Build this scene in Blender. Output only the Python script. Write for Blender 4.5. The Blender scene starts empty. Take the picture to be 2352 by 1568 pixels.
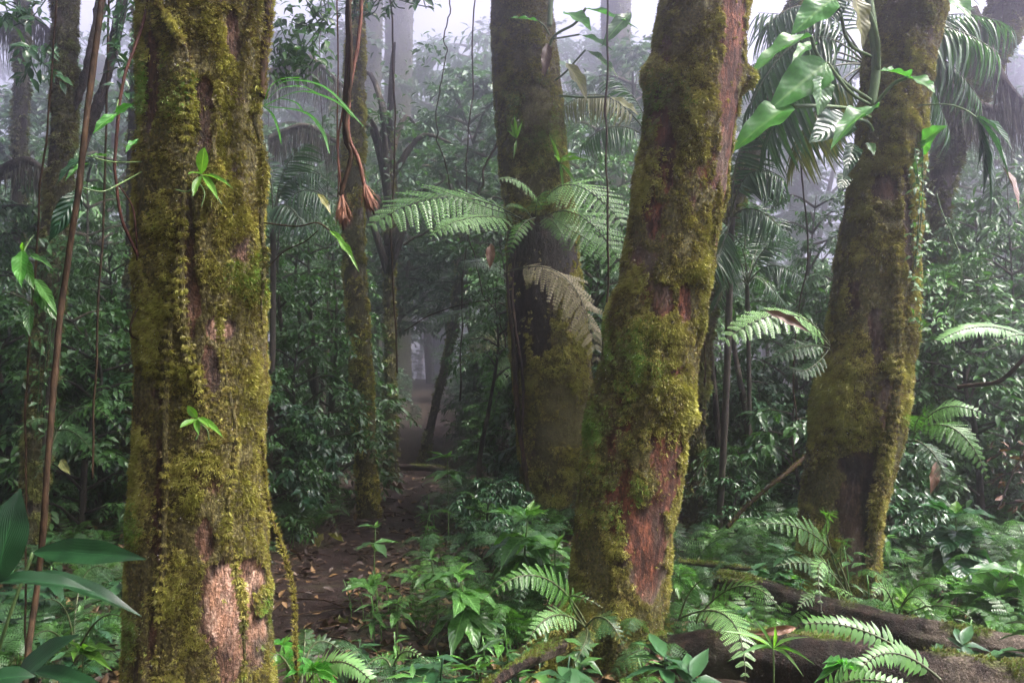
import bpy, math, random
import numpy as np
from mathutils import Vector

SC = bpy.context.scene
COL = SC.collection
R = math.radians

# ------------------------------------------------------------------ camera
PITCH = R(3.63)
EYE = 1.5
FPX, CX, CY = 1829.0, 1176.0, 784.0          # working pixels: a 2352 x 1568 sheet
cam_d = bpy.data.cameras.new("camera")
cam_d.sensor_width = 36.0
cam_d.lens = 28.0
cam_d.clip_start = 0.05
cam_d.clip_end = 400.0
cam = bpy.data.objects.new("camera", cam_d)
cam.location = (0, 0, EYE)
cam.rotation_euler = (math.pi / 2 + PITCH, 0, 0)
COL.objects.link(cam)
SC.camera = cam

# ------------------------------------------------------------------ sky and sun
SUN_EL, SUN_AZ = R(57), R(104)                # azimuth clockwise from +Y (ahead)
world = bpy.data.worlds.new("World")
SC.world = world
world.use_nodes = True
wn = world.node_tree.nodes
wl = world.node_tree.links
wn.clear()
w_out = wn.new("ShaderNodeOutputWorld")
w_bg = wn.new("ShaderNodeBackground")
w_sky = wn.new("ShaderNodeTexSky")
w_sky.sky_type = 'NISHITA'
w_sky.sun_disc = False
w_sky.sun_elevation = SUN_EL
w_sky.sun_rotation = SUN_AZ
w_sky.air_density = 1.0
w_sky.dust_density = 5.0
w_hs = wn.new("ShaderNodeHueSaturation")
w_hs.inputs['Saturation'].default_value = 0.22
w_mul = wn.new("ShaderNodeMix")
w_mul.data_type = 'RGBA'
w_mul.blend_type = 'MULTIPLY'
w_mul.inputs['Factor'].default_value = 1.0
w_mul.inputs['B'].default_value = (0.97, 0.935, 1.06, 1)
wl.new(w_sky.outputs[0], w_hs.inputs['Color'])
wl.new(w_hs.outputs[0], w_mul.inputs['A'])
wl.new(w_mul.outputs['Result'], w_bg.inputs['Color'])
w_bg.inputs['Strength'].default_value = 0.15
wl.new(w_bg.outputs[0], w_out.inputs['Surface'])

sun_d = bpy.data.lights.new("sun", 'SUN')
sun_d.energy = 4.3
sun_d.angle = R(14)
sun_d.color = (1.0, 0.93, 0.80)
sun = bpy.data.objects.new("sun", sun_d)
sdir = Vector((math.sin(SUN_AZ) * math.cos(SUN_EL), math.cos(SUN_AZ) * math.cos(SUN_EL), math.sin(SUN_EL)))
sun.rotation_euler = sdir.to_track_quat('Z', 'Y').to_euler()
sun.location = (0, 0, 30)
COL.objects.link(sun)

SC.view_settings.view_transform = 'Standard'
SC.view_settings.look = 'None'
SC.view_settings.exposure = 1.8
SC.view_settings.gamma = 1.0

SC.render.engine = 'CYCLES'
cy = SC.cycles
cy.max_bounces = 5
cy.diffuse_bounces = 3
cy.glossy_bounces = 2
cy.transmission_bounces = 3
cy.volume_bounces = 2
cy.caustics_reflective = False
cy.caustics_refractive = False
cy.sample_clamp_indirect = 4.0
cy.use_denoising = True
try:
    cy.denoiser = 'OPENIMAGEDENOISE'
except Exception:
    pass

HAZE_DENSITY = 0.0195

# ------------------------------------------------------------------ maths helpers
rng = np.random.default_rng(11)
random.seed(11)
cP, sP = math.cos(PITCH), math.sin(PITCH)


def P(px, py, d):
    """point seen at working pixel (px, py), d metres ahead of the eye"""
    xc = (px - CX) / FPX * d
    zc = -(py - CY) / FPX * d
    return np.array([xc, d * cP - zc * sP, EYE + d * sP + zc * cP])


def pix(p):
    x, y, z = p[0], p[1], p[2] - EYE
    d = y * cP + z * sP
    zc = -y * sP + z * cP
    return CX + x / d * FPX, CY - zc / d * FPX, d


def _h(ix, iy, iz, seed):
    n = (ix * 374761393 + iy * 668265263 + iz * 2147483647 + seed * 1274126177) & 0xFFFFFFFF
    n = ((n ^ (n >> 13)) * 1274126177) & 0xFFFFFFFF
    n = (n ^ (n >> 16)) & 0xFFFF
    return n / 32767.5 - 1.0


def noise3(p, seed=0):
    p = np.asarray(p, float)
    i = np.floor(p).astype(np.int64)
    f = p - i
    u = f * f * (3 - 2 * f)
    r = 0
    for dx in (0, 1):
        wx = u[..., 0] if dx else 1 - u[..., 0]
        for dy in (0, 1):
            wy = u[..., 1] if dy else 1 - u[..., 1]
            for dz in (0, 1):
                wz = u[..., 2] if dz else 1 - u[..., 2]
                r = r + wx * wy * wz * _h(i[..., 0] + dx, i[..., 1] + dy, i[..., 2] + dz, seed)
    return r


def fbm(p, o=4, seed=0):
    p = np.asarray(p, float)
    a, s, r = 1.0, 0.0, 0
    for k in range(o):
        r = r + a * noise3(p * (2.03 ** k) + k * 17.3, seed + k)
        s += a
        a *= 0.5
    return r / s


def unit(a):
    a = np.asarray(a, float)
    return a / np.maximum(np.linalg.norm(a, axis=-1, keepdims=True), 1e-9)


def frames(d, up):
    """rotation matrices with +Y along d and +Z as near to up as can be"""
    d = unit(d)
    up = np.broadcast_to(np.asarray(up, float), d.shape)
    x = np.cross(d, up)
    bad = np.linalg.norm(x, axis=-1) < 1e-4
    if np.any(bad):
        x[bad] = np.cross(d[bad], [0.3, 0.9, 0.1])
    x = unit(x)
    z = np.cross(x, d)
    return np.stack([x, d, z], axis=-1)


def smooth_path(pts, n):
    """Catmull-Rom resampling of rows (any width) to n rows"""
    p = np.asarray(pts, float)
    if len(p) == 2:
        t = np.linspace(0, 1, n)[:, None]
        return p[0] * (1 - t) + p[1] * t
    q = np.vstack([2 * p[0] - p[1], p, 2 * p[-1] - p[-2]])
    m = len(p) - 1
    u = np.linspace(0, m, n)
    i = np.minimum(u.astype(int), m - 1)
    t = (u - i)[:, None]
    p0, p1, p2, p3 = q[i], q[i + 1], q[i + 2], q[i + 3]
    return 0.5 * (2 * p1 + (p2 - p0) * t + (2 * p0 - 5 * p1 + 4 * p2 - p3) * t ** 2 + (3 * p1 - p0 - 3 * p2 + p3) * t ** 3)


# ------------------------------------------------------------------ mesh collector
class MB:
    def __init__(s):
        s.v, s.l, s.t, s.a = [], [], [], []
        s.n = 0

    def add(s, v, l, t, a=None):
        v = np.asarray(v, float)
        s.v.append(v)
        s.l.append(np.asarray(l, np.int64) + s.n)
        s.t.append(np.asarray(t, np.int64))
        s.a.append(np.zeros((len(v), 3)) if a is None else np.asarray(a, float))
        s.n += len(v)
        return s

    def inst(s, tpl, M, pos, tint):
        """many copies of a template (v, l, t, a) with matrices M (k,3,3)"""
        v, l, t, a = tpl
        k, n = len(pos), len(v)
        if k == 0:
            return s
        V = np.einsum('kij,nj->kni', M, v) + np.asarray(pos)[:, None, :]
        L = l[None, :] + (np.arange(k) * n)[:, None]
        A = np.broadcast_to(a, (k, n, 3)).copy()
        A[:, :, 0] = np.asarray(tint)[:, None]
        return s.add(V.reshape(-1, 3), L.reshape(-1), np.tile(t, k), A.reshape(-1, 3))

    def arrays(s):
        return (np.concatenate(s.v), np.concatenate(s.l), np.concatenate(s.t), np.concatenate(s.a))

    def mesh(s, name, mat, origin=(0, 0, 0), smooth=True):
        v, l, t, a = s.arrays()
        v = v - np.asarray(origin)
        me = bpy.data.meshes.new(name)
        me.vertices.add(len(v))
        me.vertices.foreach_set('co', v.astype(np.float32).ravel())
        me.loops.add(len(l))
        me.loops.foreach_set('vertex_index', l.astype(np.int32))
        me.polygons.add(len(t))
        st = np.concatenate([[0], np.cumsum(t)[:-1]])
        me.polygons.foreach_set('loop_start', st.astype(np.int32))
        me.polygons.foreach_set('loop_total', t.astype(np.int32))
        me.polygons.foreach_set('use_smooth', np.full(len(t), smooth))
        at = me.attributes.new('lf', 'FLOAT_VECTOR', 'POINT')
        at.data.foreach_set('vector', a.astype(np.float32).ravel())
        me.update(calc_edges=True)
        me.materials.append(mat)
        return me


def thing(name, label, cat, loc, group=None):
    o = bpy.data.objects.new(name, None)
    o.empty_display_size = 0.1
    COL.objects.link(o)
    o.location = tuple(float(c) for c in loc)
    o['label'] = label
    o['category'] = cat
    if group:
        o['group'] = group
    return o


def part(name, mb, mat, parent, smooth=True, label=None):
    org = np.array(parent.location) if parent is not None else np.zeros(3)
    if parent is not None and parent.parent is not None:
        org = org + np.array(parent.parent.location)
    me = mb.mesh(name, mat, org, smooth) if isinstance(mb, MB) else mb
    o = bpy.data.objects.new(name, me)
    COL.objects.link(o)
    o.parent = parent
    if label:
        o['label'] = label
    return o


def solo(name, mb, mat, loc, label, cat, group=None, smooth=True):
    me = mb.mesh(name, mat, loc, smooth)
    o = bpy.data.objects.new(name, me)
    o.location = tuple(float(c) for c in loc)
    COL.objects.link(o)
    o['label'] = label
    o['category'] = cat
    if group:
        o['group'] = group
    return o


def mass(name, mb, mat, kind, smooth=True):
    o = bpy.data.objects.new(name, mb.mesh(name, mat, (0, 0, 0), smooth))
    COL.objects.link(o)
    o['kind'] = kind
    return o


def copy_tree(o, loc, rz, sc, label=None):
    c = o.copy()
    COL.objects.link(c)
    c.location = tuple(float(q) for q in loc)
    c.rotation_euler = (0, 0, rz)
    c.scale = (sc, sc, sc)
    if label:
        c['label'] = label
    for ch in list(o.children):
        k = ch.copy()
        COL.objects.link(k)
        k.parent = c
    return c


# ------------------------------------------------------------------ materials
def base_mat(name):
    m = bpy.data.materials.new(name)
    m.use_nodes = True
    nt = m.node_tree
    nt.nodes.clear()
    out = nt.nodes.new("ShaderNodeOutputMaterial")
    bs = nt.nodes.new("ShaderNodeBsdfPrincipled")
    nt.links.new(bs.outputs[0], out.inputs['Surface'])
    return m, nt, out, bs


def mixc(nt, fac, a, b, mode='MIX'):
    n = nt.nodes.new("ShaderNodeMix")
    n.data_type = 'RGBA'
    n.blend_type = mode
    for key, val in (('Factor', fac), ('A', a), ('B', b)):
        if isinstance(val, (int, float)):
            n.inputs[key].default_value = val
        elif isinstance(val, tuple):
            n.inputs[key].default_value = (*val[:3], 1)
        else:
            nt.links.new(val, n.inputs[key])
    return n.outputs['Result']


def math_n(nt, op, a, b=None, c=None, clamp=False):
    n = nt.nodes.new("ShaderNodeMath")
    n.operation = op
    n.use_clamp = clamp
    for i, val in enumerate((a, b, c)):
        if val is None:
            continue
        if isinstance(val, (int, float)):
            n.inputs[i].default_value = val
        else:
            nt.links.new(val, n.inputs[i])
    return n.outputs[0]


def ramp(nt, fac, lo, hi):
    n = nt.nodes.new("ShaderNodeMapRange")
    n.clamp = True
    n.inputs['From Min'].default_value = lo
    n.inputs['From Max'].default_value = hi
    nt.links.new(fac, n.inputs['Value'])
    return n.outputs[0]


def noise_n(nt, scale, detail=3, vec=None, rough=0.55):
    n = nt.nodes.new("ShaderNodeTexNoise")
    n.inputs['Scale'].default_value = scale
    n.inputs['Detail'].default_value = detail
    n.inputs['Roughness'].default_value = rough
    if vec is not None:
        nt.links.new(vec, n.inputs['Vector'])
    return n.outputs['Fac']


def attr_xyz(nt):
    a = nt.nodes.new("ShaderNodeAttribute")
    a.attribute_name = 'lf'
    s = nt.nodes.new("ShaderNodeSeparateXYZ")
    nt.links.new(a.outputs['Vector'], s.inputs[0])
    return s.outputs[0], s.outputs[1], s.outputs[2]


def geo_pos(nt):
    return nt.nodes.new("ShaderNodeNewGeometry").outputs['Position']


def obj_vec(nt, sx=1, sy=1, sz=1):
    tc = nt.nodes.new("ShaderNodeTexCoord")
    mp = nt.nodes.new("ShaderNodeMapping")
    mp.inputs['Scale'].default_value = (sx, sy, sz)
    nt.links.new(tc.outputs['Object'], mp.inputs[0])
    return mp.outputs[0]


def bump(nt, bs, height, strength, dist=0.01):
    b = nt.nodes.new("ShaderNodeBump")
    b.inputs['Strength'].default_value = strength
    b.inputs['Distance'].default_value = dist
    nt.links.new(height, b.inputs['Height'])
    nt.links.new(b.outputs[0], bs.inputs['Normal'])


def leaf_mat(name, c1, c2, rib=None, rough=0.34, trans=0.3, spec=0.5, veins=0.0, rand=0.5, blotch=None):
    m, nt, out, bs = base_mat(name)
    tint, across, along = attr_xyz(nt)
    oi = nt.nodes.new("ShaderNodeObjectInfo")
    f = math_n(nt, 'ADD', tint, math_n(nt, 'MULTIPLY', math_n(nt, 'SUBTRACT', oi.outputs['Random'], 0.5), rand), clamp=True)
    col = mixc(nt, f, c1, c2)
    nz = noise_n(nt, 23.0, 2, geo_pos(nt))
    col = mixc(nt, ramp(nt, nz, 0.35, 0.75), col, mixc(nt, 1.0, col, (0.62, 0.66, 0.6), 'MULTIPLY'))
    if blotch is not None:
        nb = noise_n(nt, 30.0, 3, geo_pos(nt))
        col = mixc(nt, ramp(nt, nb, 0.56, 0.66), col, blotch)
    ab = math_n(nt, 'ABSOLUTE', across)
    if rib is not None:
        col = mixc(nt, ramp(nt, ab, 0.12, 0.02), col, rib)
    nt.links.new(col, bs.inputs['Base Color'])
    rz = noise_n(nt, 60.0, 2, geo_pos(nt))
    rr = nt.nodes.new("ShaderNodeMapRange")
    nt.links.new(rz, rr.inputs[0])
    rr.inputs['To Min'].default_value = rough - 0.12
    rr.inputs['To Max'].default_value = rough + 0.18
    nt.links.new(rr.outputs[0], bs.inputs['Roughness'])
    bs.inputs['Specular IOR Level'].default_value = spec
    if veins > 0:
        ph = math_n(nt, 'SUBTRACT', math_n(nt, 'MULTIPLY', along, 9.0), math_n(nt, 'MULTIPLY', ab, 2.2))
        sn = math_n(nt, 'SINE', math_n(nt, 'MULTIPLY', ph, 6.2832))
        bump(nt, bs, sn, veins, 0.002)
    if trans > 0:
        tr = nt.nodes.new("ShaderNodeBsdfTranslucent")
        tcol = mixc(nt, 1.0, col, (1.5, 1.7, 0.7), 'MULTIPLY')
        nt.links.new(tcol, tr.inputs['Color'])
        mx = nt.nodes.new("ShaderNodeMixShader")
        mx.inputs[0].default_value = trans
        nt.links.new(bs.outputs[0], mx.inputs[1])
        nt.links.new(tr.outputs[0], mx.inputs[2])
        nt.links.new(mx.outputs[0], out.inputs['Surface'])
    return m


def bark_mat(name, dark, light, mossc, moss2, sc=1.0, rough=0.8, wet=0.3):
    """lf.x = how mossy the spot is, lf.y = bare pale patch"""
    m, nt, out, bs = base_mat(name)
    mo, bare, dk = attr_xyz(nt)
    v = obj_vec(nt, 1, 1, 0.42)
    n1 = noise_n(nt, 26 * sc, 5, v, 0.65)
    n2 = noise_n(nt, 7 * sc, 4, v)
    n3 = noise_n(nt, 90 * sc, 3, obj_vec(nt))
    bark = mixc(nt, ramp(nt, n1, 0.35, 0.65), dark, light)
    bark = mixc(nt, ramp(nt, n2, 0.40, 0.66), bark, tuple(c * 0.45 for c in dark))
    n4 = noise_n(nt, 42 * sc, 4, obj_vec(nt, 1, 1, 0.24), 0.7)
    crack = math_n(nt, 'MULTIPLY', ramp(nt, math_n(nt, 'ABSOLUTE', math_n(nt, 'SUBTRACT', n4, 0.5)), 0.035, 0.0), 0.85)
    bark = mixc(nt, crack, bark, tuple(c * 0.25 for c in dark))
    n5 = noise_n(nt, 3.1 * sc, 3, obj_vec(nt, 1, 1, 0.5))
    bark = mixc(nt, ramp(nt, n5, 0.52, 0.62), bark, mixc(nt, 0.5, bark, (0.16, 0.13, 0.09)))
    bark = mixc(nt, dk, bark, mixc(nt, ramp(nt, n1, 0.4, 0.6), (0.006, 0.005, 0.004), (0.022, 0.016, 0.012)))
    pale = mixc(nt, ramp(nt, n3, 0.35, 0.65), (0.25, 0.125, 0.075), (0.52, 0.37, 0.26))
    pale = mixc(nt, ramp(nt, n1, 0.42, 0.60), pale, (0.30, 0.16, 0.09))
    bf = math_n(nt, 'ADD', bare, math_n(nt, 'MULTIPLY', math_n(nt, 'SUBTRACT', n2, 0.5), 1.6))
    bark = mixc(nt, math_n(nt, 'MULTIPLY', bare, ramp(nt, bf, 0.25, 0.6)), bark, pale)
    moss = mixc(nt, ramp(nt, n3, 0.3, 0.7), mossc, moss2)
    f = math_n(nt, 'ADD', mo, math_n(nt, 'MULTIPLY', math_n(nt, 'SUBTRACT', n3, 0.5), 0.9))
    col = mixc(nt, ramp(nt, f, 0.35, 0.6), bark, moss)
    nt.links.new(col, bs.inputs['Base Color'])
    bs.inputs['Roughness'].default_value = rough
    bs.inputs['Specular IOR Level'].default_value = wet
    hh = math_n(nt, 'SUBTRACT', math_n(nt, 'ADD', n1, math_n(nt, 'MULTIPLY', n3, 0.5)), math_n(nt, 'MULTIPLY', crack, 0.6))
    bump(nt, bs, hh, 1.0, 0.022 / sc)
    return m


def moss_mat(name, c1, c2, c3):
    """lf.x runs from old brown strands to fresh green ones"""
    m, nt, out, bs = base_mat(name)
    tint, ac, al = attr_xyz(nt)
    col = mixc(nt, ramp(nt, tint, 0.0, 0.5), c1, c2)
    col = mixc(nt, ramp(nt, tint, 0.5, 1.0), col, c3)
    n = noise_n(nt, 3.0, 3, geo_pos(nt))
    col = mixc(nt, ramp(nt, n, 0.42, 0.62), col, mixc(nt, 1.0, col, (0.66, 0.70, 0.5), 'MULTIPLY'))
    nt.links.new(col, bs.inputs['Base Color'])
    bs.inputs['Roughness'].default_value = 0.55
    bs.inputs['Specular IOR Level'].default_value = 0.4
    tr = nt.nodes.new("ShaderNodeBsdfTranslucent")
    nt.links.new(col, tr.inputs['Color'])
    mx = nt.nodes.new("ShaderNodeMixShader")
    mx.inputs[0].default_value = 0.3
    nt.links.new(bs.outputs[0], mx.inputs[1])
    nt.links.new(tr.outputs[0], mx.inputs[2])
    nt.links.new(mx.outputs[0], out.inputs['Surface'])
    return m


def plain_mat(name, c1, c2, scale=20, rough=0.7, bumps=0.4, stretch=1.0, spec=0.35, dist=0.01):
    m, nt, out, bs = base_mat(name)
    v = obj_vec(nt, 1, 1, stretch)
    n = noise_n(nt, scale, 5, v, 0.65)
    nt.links.new(mixc(nt, ramp(nt, n, 0.35, 0.65), c1, c2), bs.inputs['Base Color'])
    bs.inputs['Roughness'].default_value = rough
    bs.inputs['Specular IOR Level'].default_value = spec
    bump(nt, bs, n, bumps, dist)
    return m


M = {}
M['leaf_mid'] = leaf_mat('leaf_mid', (0.022, 0.072, 0.020), (0.070, 0.175, 0.038), None, 0.36, 0.28)
M['leaf_dark'] = leaf_mat('leaf_dark', (0.015, 0.055, 0.022), (0.045, 0.125, 0.042), None, 0.30, 0.2)
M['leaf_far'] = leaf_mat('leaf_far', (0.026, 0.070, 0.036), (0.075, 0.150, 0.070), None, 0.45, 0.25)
M['leaf_hero'] = leaf_mat('leaf_hero', (0.026, 0.085, 0.020), (0.080, 0.215, 0.036), (0.12, 0.26, 0.07), 0.27, 0.3, 0.55, 0.35)
M['leaf_fresh'] = leaf_mat('leaf_fresh', (0.075, 0.20, 0.022), (0.15, 0.33, 0.045), (0.20, 0.34, 0.08), 0.32, 0.45, 0.5, 0.3, 0.2)
M['leaf_big'] = leaf_mat('leaf_big', (0.030, 0.14, 0.022), (0.075, 0.28, 0.032), (0.12, 0.28, 0.06), 0.36, 0.45, 0.38, 0.25, 0.4)
M['leaf_olive'] = leaf_mat('leaf_olive', (0.10, 0.12, 0.03), (0.20, 0.19, 0.06), (0.25, 0.25, 0.10), 0.38, 0.3, 0.5, 0.4)
M['leaf_deep_green'] = leaf_mat('leaf_deep_green', (0.010, 0.045, 0.016), (0.022, 0.085, 0.026), None, 0.30, 0.3, 0.5, 0.7)  # a deep green leaf colour
def pleat_mat(name, c1, c2):
    m_, nt_, out_, bs_ = base_mat(name)
    ti, ac, al = attr_xyz(nt_)
    c_ = mixc(nt_, ti, c1, c2)
    ab_ = math_n(nt_, 'ABSOLUTE', ac)
    sn_ = math_n(nt_, 'SINE', math_n(nt_, 'MULTIPLY', math_n(nt_, 'ADD', math_n(nt_, 'MULTIPLY', ab_, 5.0), math_n(nt_, 'MULTIPLY', al, -4.0)), 12.566))
    c_ = mixc(nt_, ramp(nt_, ab_, 0.05, 0.0), c_, tuple(min(1, q * 1.8) for q in c2))
    c_ = mixc(nt_, ramp(nt_, noise_n(nt_, 9, 3, geo_pos(nt_)), 0.45, 0.7), c_, tuple(q * 0.6 for q in c1))
    nt_.links.new(c_, bs_.inputs['Base Color'])
    bs_.inputs['Roughness'].default_value = 0.33
    bump(nt_, bs_, sn_, 0.25, 0.002)
    tr_ = nt_.nodes.new("ShaderNodeBsdfTranslucent")
    nt_.links.new(mixc(nt_, 1.0, c_, (1.3, 1.6, 0.6), 'MULTIPLY'), tr_.inputs['Color'])
    mx_ = nt_.nodes.new("ShaderNodeMixShader")
    mx_.inputs[0].default_value = 0.3
    nt_.links.new(bs_.outputs[0], mx_.inputs[1])
    nt_.links.new(tr_.outputs[0], mx_.inputs[2])
    nt_.links.new(mx_.outputs[0], out_.inputs['Surface'])
    return m_


M['leaf_pleat'] = pleat_mat('leaf_pleat', (0.006, 0.028, 0.009), (0.012, 0.052, 0.014))
M['fern'] = leaf_mat('fern_green', (0.034, 0.110, 0.020), (0.095, 0.245, 0.034), None, 0.36, 0.35, 0.5)
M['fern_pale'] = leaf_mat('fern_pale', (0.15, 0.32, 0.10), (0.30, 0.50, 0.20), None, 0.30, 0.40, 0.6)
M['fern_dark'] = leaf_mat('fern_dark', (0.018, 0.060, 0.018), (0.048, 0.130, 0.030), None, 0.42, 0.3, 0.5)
M['fern_dead'] = leaf_mat('fern_dead', (0.20, 0.19, 0.10), (0.36, 0.31, 0.21), None, 0.55, 0.25, 0.3)
M['palm'] = leaf_mat('palm_green', (0.020, 0.070, 0.026), (0.055, 0.145, 0.042), None, 0.32, 0.3, 0.55, 0, 0.5)
M['dead_leaf'] = leaf_mat('dead_leaf', (0.035, 0.016, 0.010), (0.15, 0.070, 0.034), (0.09, 0.045, 0.024), 0.5, 0.15, 0.4, 0.3, 0.6)
M['litter'] = leaf_mat('leaf_litter', (0.030, 0.016, 0.011), (0.20, 0.115, 0.042), None, 0.5, 0.0, 0.3, 0, 0)
M['stem_green'] = plain_mat('stem_green', (0.05, 0.10, 0.03), (0.09, 0.14, 0.04), 40, 0.5, 0.2)
M['stem_dark'] = plain_mat('stem_dark', (0.020, 0.017, 0.013), (0.055, 0.045, 0.028), 30, 0.7, 0.5)
M['rachis'] = plain_mat('frond_rib', (0.035, 0.050, 0.018), (0.07, 0.085, 0.03), 30, 0.5, 0.1)
M['bark_left'] = bark_mat('bark_left', (0.030, 0.017, 0.010), (0.135, 0.068, 0.036), (0.026, 0.024, 0.008), (0.135, 0.116, 0.030))
M['bark_red'] = bark_mat('bark_red', (0.045, 0.017, 0.010), (0.235, 0.080, 0.036), (0.026, 0.025, 0.008), (0.135, 0.122, 0.030))
M['bark_right'] = bark_mat('bark_right', (0.030, 0.017, 0.011), (0.12, 0.066, 0.038), (0.024, 0.024, 0.007), (0.13, 0.120, 0.030))
M['bark_dark'] = bark_mat('bark_dark', (0.018, 0.014, 0.011), (0.060, 0.042, 0.028), (0.030, 0.034, 0.012), (0.085, 0.080, 0.028), 0.8)
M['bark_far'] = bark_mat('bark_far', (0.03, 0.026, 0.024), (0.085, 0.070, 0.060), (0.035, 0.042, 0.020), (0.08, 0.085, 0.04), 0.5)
M['moss_gold'] = moss_mat('moss_gold', (0.10, 0.066, 0.018), (0.25, 0.222, 0.042), (0.39, 0.385, 0.075))
M['moss_green'] = moss_mat('moss_green', (0.08, 0.065, 0.016), (0.17, 0.18, 0.035), (0.17, 0.34, 0.04))
M['moss_dim'] = moss_mat('moss_dim', (0.065, 0.048, 0.016), (0.15, 0.135, 0.034), (0.20, 0.23, 0.05))
M['vine'] = plain_mat('vine_bark', (0.010, 0.007, 0.004), (0.050, 0.029, 0.014), 60, 0.75, 0.6, 0.3, 0.12)
M['vine_red'] = plain_mat('vine_red', (0.025, 0.011, 0.009), (0.070, 0.026, 0.016), 60, 0.65, 0.5, 0.3, 0.15)
M['root_red'] = plain_mat('root_red', (0.045, 0.018, 0.012), (0.17, 0.075, 0.045), 70, 0.75, 0.5, 0.3, 0.2)
M['tassel'] = leaf_mat('root_tassel', (0.045, 0.016, 0.011), (0.30, 0.14, 0.085), None, 0.7, 0.1, 0.3)
M['log'] = bark_mat('log_bark', (0.008, 0.005, 0.004), (0.042, 0.021, 0.013), (0.04, 0.045, 0.012), (0.085, 0.095, 0.024), 1.0, 0.66, 0.2)
M['hair'] = plain_mat('hanging_moss', (0.035, 0.035, 0.025), (0.09, 0.085, 0.05), 20, 0.8, 0.1)

m, nt, out, bs = base_mat('water_drops')
bs.inputs['Base Color'].default_value = (0.75, 0.78, 0.80, 1)
bs.inputs['Roughness'].default_value = 0.05
bs.inputs['Specular IOR Level'].default_value = 1.0
M['water'] = m
# ground: wet brown earth, darker where it is soaked
m, nt, out, bs = base_mat('earth')
gp = geo_pos(nt)
g1, g2, g3 = noise_n(nt, 2.2, 6, gp, 0.6), noise_n(nt, 18, 5, gp, 0.7), noise_n(nt, 80, 3, gp, 0.7)
c = mixc(nt, ramp(nt, g2, 0.35, 0.65), (0.018, 0.011, 0.008), (0.060, 0.036, 0.025))
c = mixc(nt, ramp(nt, g1, 0.45, 0.65), c, (0.022, 0.024, 0.012))
c = mixc(nt, ramp(nt, g3, 0.62, 0.72), c, (0.10, 0.062, 0.038))
nt.links.new(c, bs.inputs['Base Color'])
bs.inputs['Roughness'].default_value = 0.8
bs.inputs['Specular IOR Level'].default_value = 0.2
bump(nt, bs, math_n(nt, 'ADD', g2, math_n(nt, 'MULTIPLY', g3, 0.6)), 1.0, 0.03)
M['earth'] = m
m, nt, out, bs = base_mat('path_earth')
gp = geo_pos(nt)
g1, g2, g3 = noise_n(nt, 3.2, 5, gp, 0.6), noise_n(nt, 24, 5, gp, 0.7), noise_n(nt, 95, 3, gp, 0.7)
c = mixc(nt, ramp(nt, g2, 0.35, 0.65), (0.012, 0.007, 0.0055), (0.034, 0.019, 0.014))
c = mixc(nt, ramp(nt, g1, 0.45, 0.62), c, (0.018, 0.011, 0.008))
nt.links.new(c, bs.inputs['Base Color'])
bs.inputs['Roughness'].default_value = 0.8
bs.inputs['Specular IOR Level'].default_value = 0.2
bump(nt, bs, math_n(nt, 'ADD', g2, math_n(nt, 'MULTIPLY', g3, 0.5)), 1.0, 0.04)
M['path'] = m


# ------------------------------------------------------------------ templates
def leaf_tpl(n=6, m=2, width=0.36, peak=0.42, fold=0.10, droop=0.15, wav=0.0, tipl=1.0, ph=0.0):
    """leaf along +Y from 0 to 1, normal +Z"""
    ts = np.linspace(0, 1, n + 1)
    v, a = [], []
    for t in ts:
        if t < peak:
            w = math.sin(0.5 * math.pi * (t / peak)) ** 0.75
        else:
            w = max(0.0, math.cos(0.5 * math.pi * ((t - peak) / (1 - peak)))) ** (1.15 * tipl)
        w = max(w * width * 0.5, 0.006)
        for k in range(-m, m + 1):
            s = k / m
            z = fold * abs(s) * w * 2 - droop * t * t + wav * math.sin(t * 17 + ph + (2 if k < 0 else 0)) * abs(s) * w
            v.append((s * w, t, z))
            a.append((0, s, t))
    c = 2 * m + 1
    l = []
    for i in range(n):
        for k in range(2 * m):
            b = i * c + k
            l += [b, b + 1, b + c + 1, b + c]
    return np.array(v), np.array(l), np.full(n * 2 * m, 4), np.array(a, float)


def strap_tpl(n=10, width=0.06, droop=0.3, fold=0.2):
    return leaf_tpl(n, 1, width, 0.3, fold, droop, 0, 0.7)


L_FINE = [leaf_tpl(12, 3, 0.38, 0.45, 0.16, d, 0.18, 1.0, d * 9) for d in (0.12, 0.25, 0.4)]
L_MED = [leaf_tpl(5, 1, 0.40, 0.42, 0.18, d, 0.2, 1.1) for d in (0.10, 0.25)]
L_FAR = [leaf_tpl(3, 1, 0.42, 0.45, 0.2, d) for d in (0.10, 0.25)]
L_LONG = [leaf_tpl(6, 1, 0.26, 0.4, 0.2, d, 0.1, 1.2) for d in (0.15, 0.35)]
L_HEART = [leaf_tpl(16, 3, 0.74, 0.30, 0.12, d, 0.10, 0.85, d * 7) for d in (0.15, 0.3)]
L_BROAD = [leaf_tpl(12, 3, 0.36, 0.5, 0.14, d, 0.06, 0.9) for d in (0.18, 0.34)]
L_OVAL = leaf_tpl(7, 3, 0.52, 0.55, 0.08, 0.12, 0.05, 0.62)
L_OVAL2 = leaf_tpl(7, 3, 0.44, 0.5, 0.12, 0.3, 0.05, 0.7)
PINNULE = leaf_tpl(2, 1, 0.40, 0.35, 0.12, 0.12)


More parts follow.
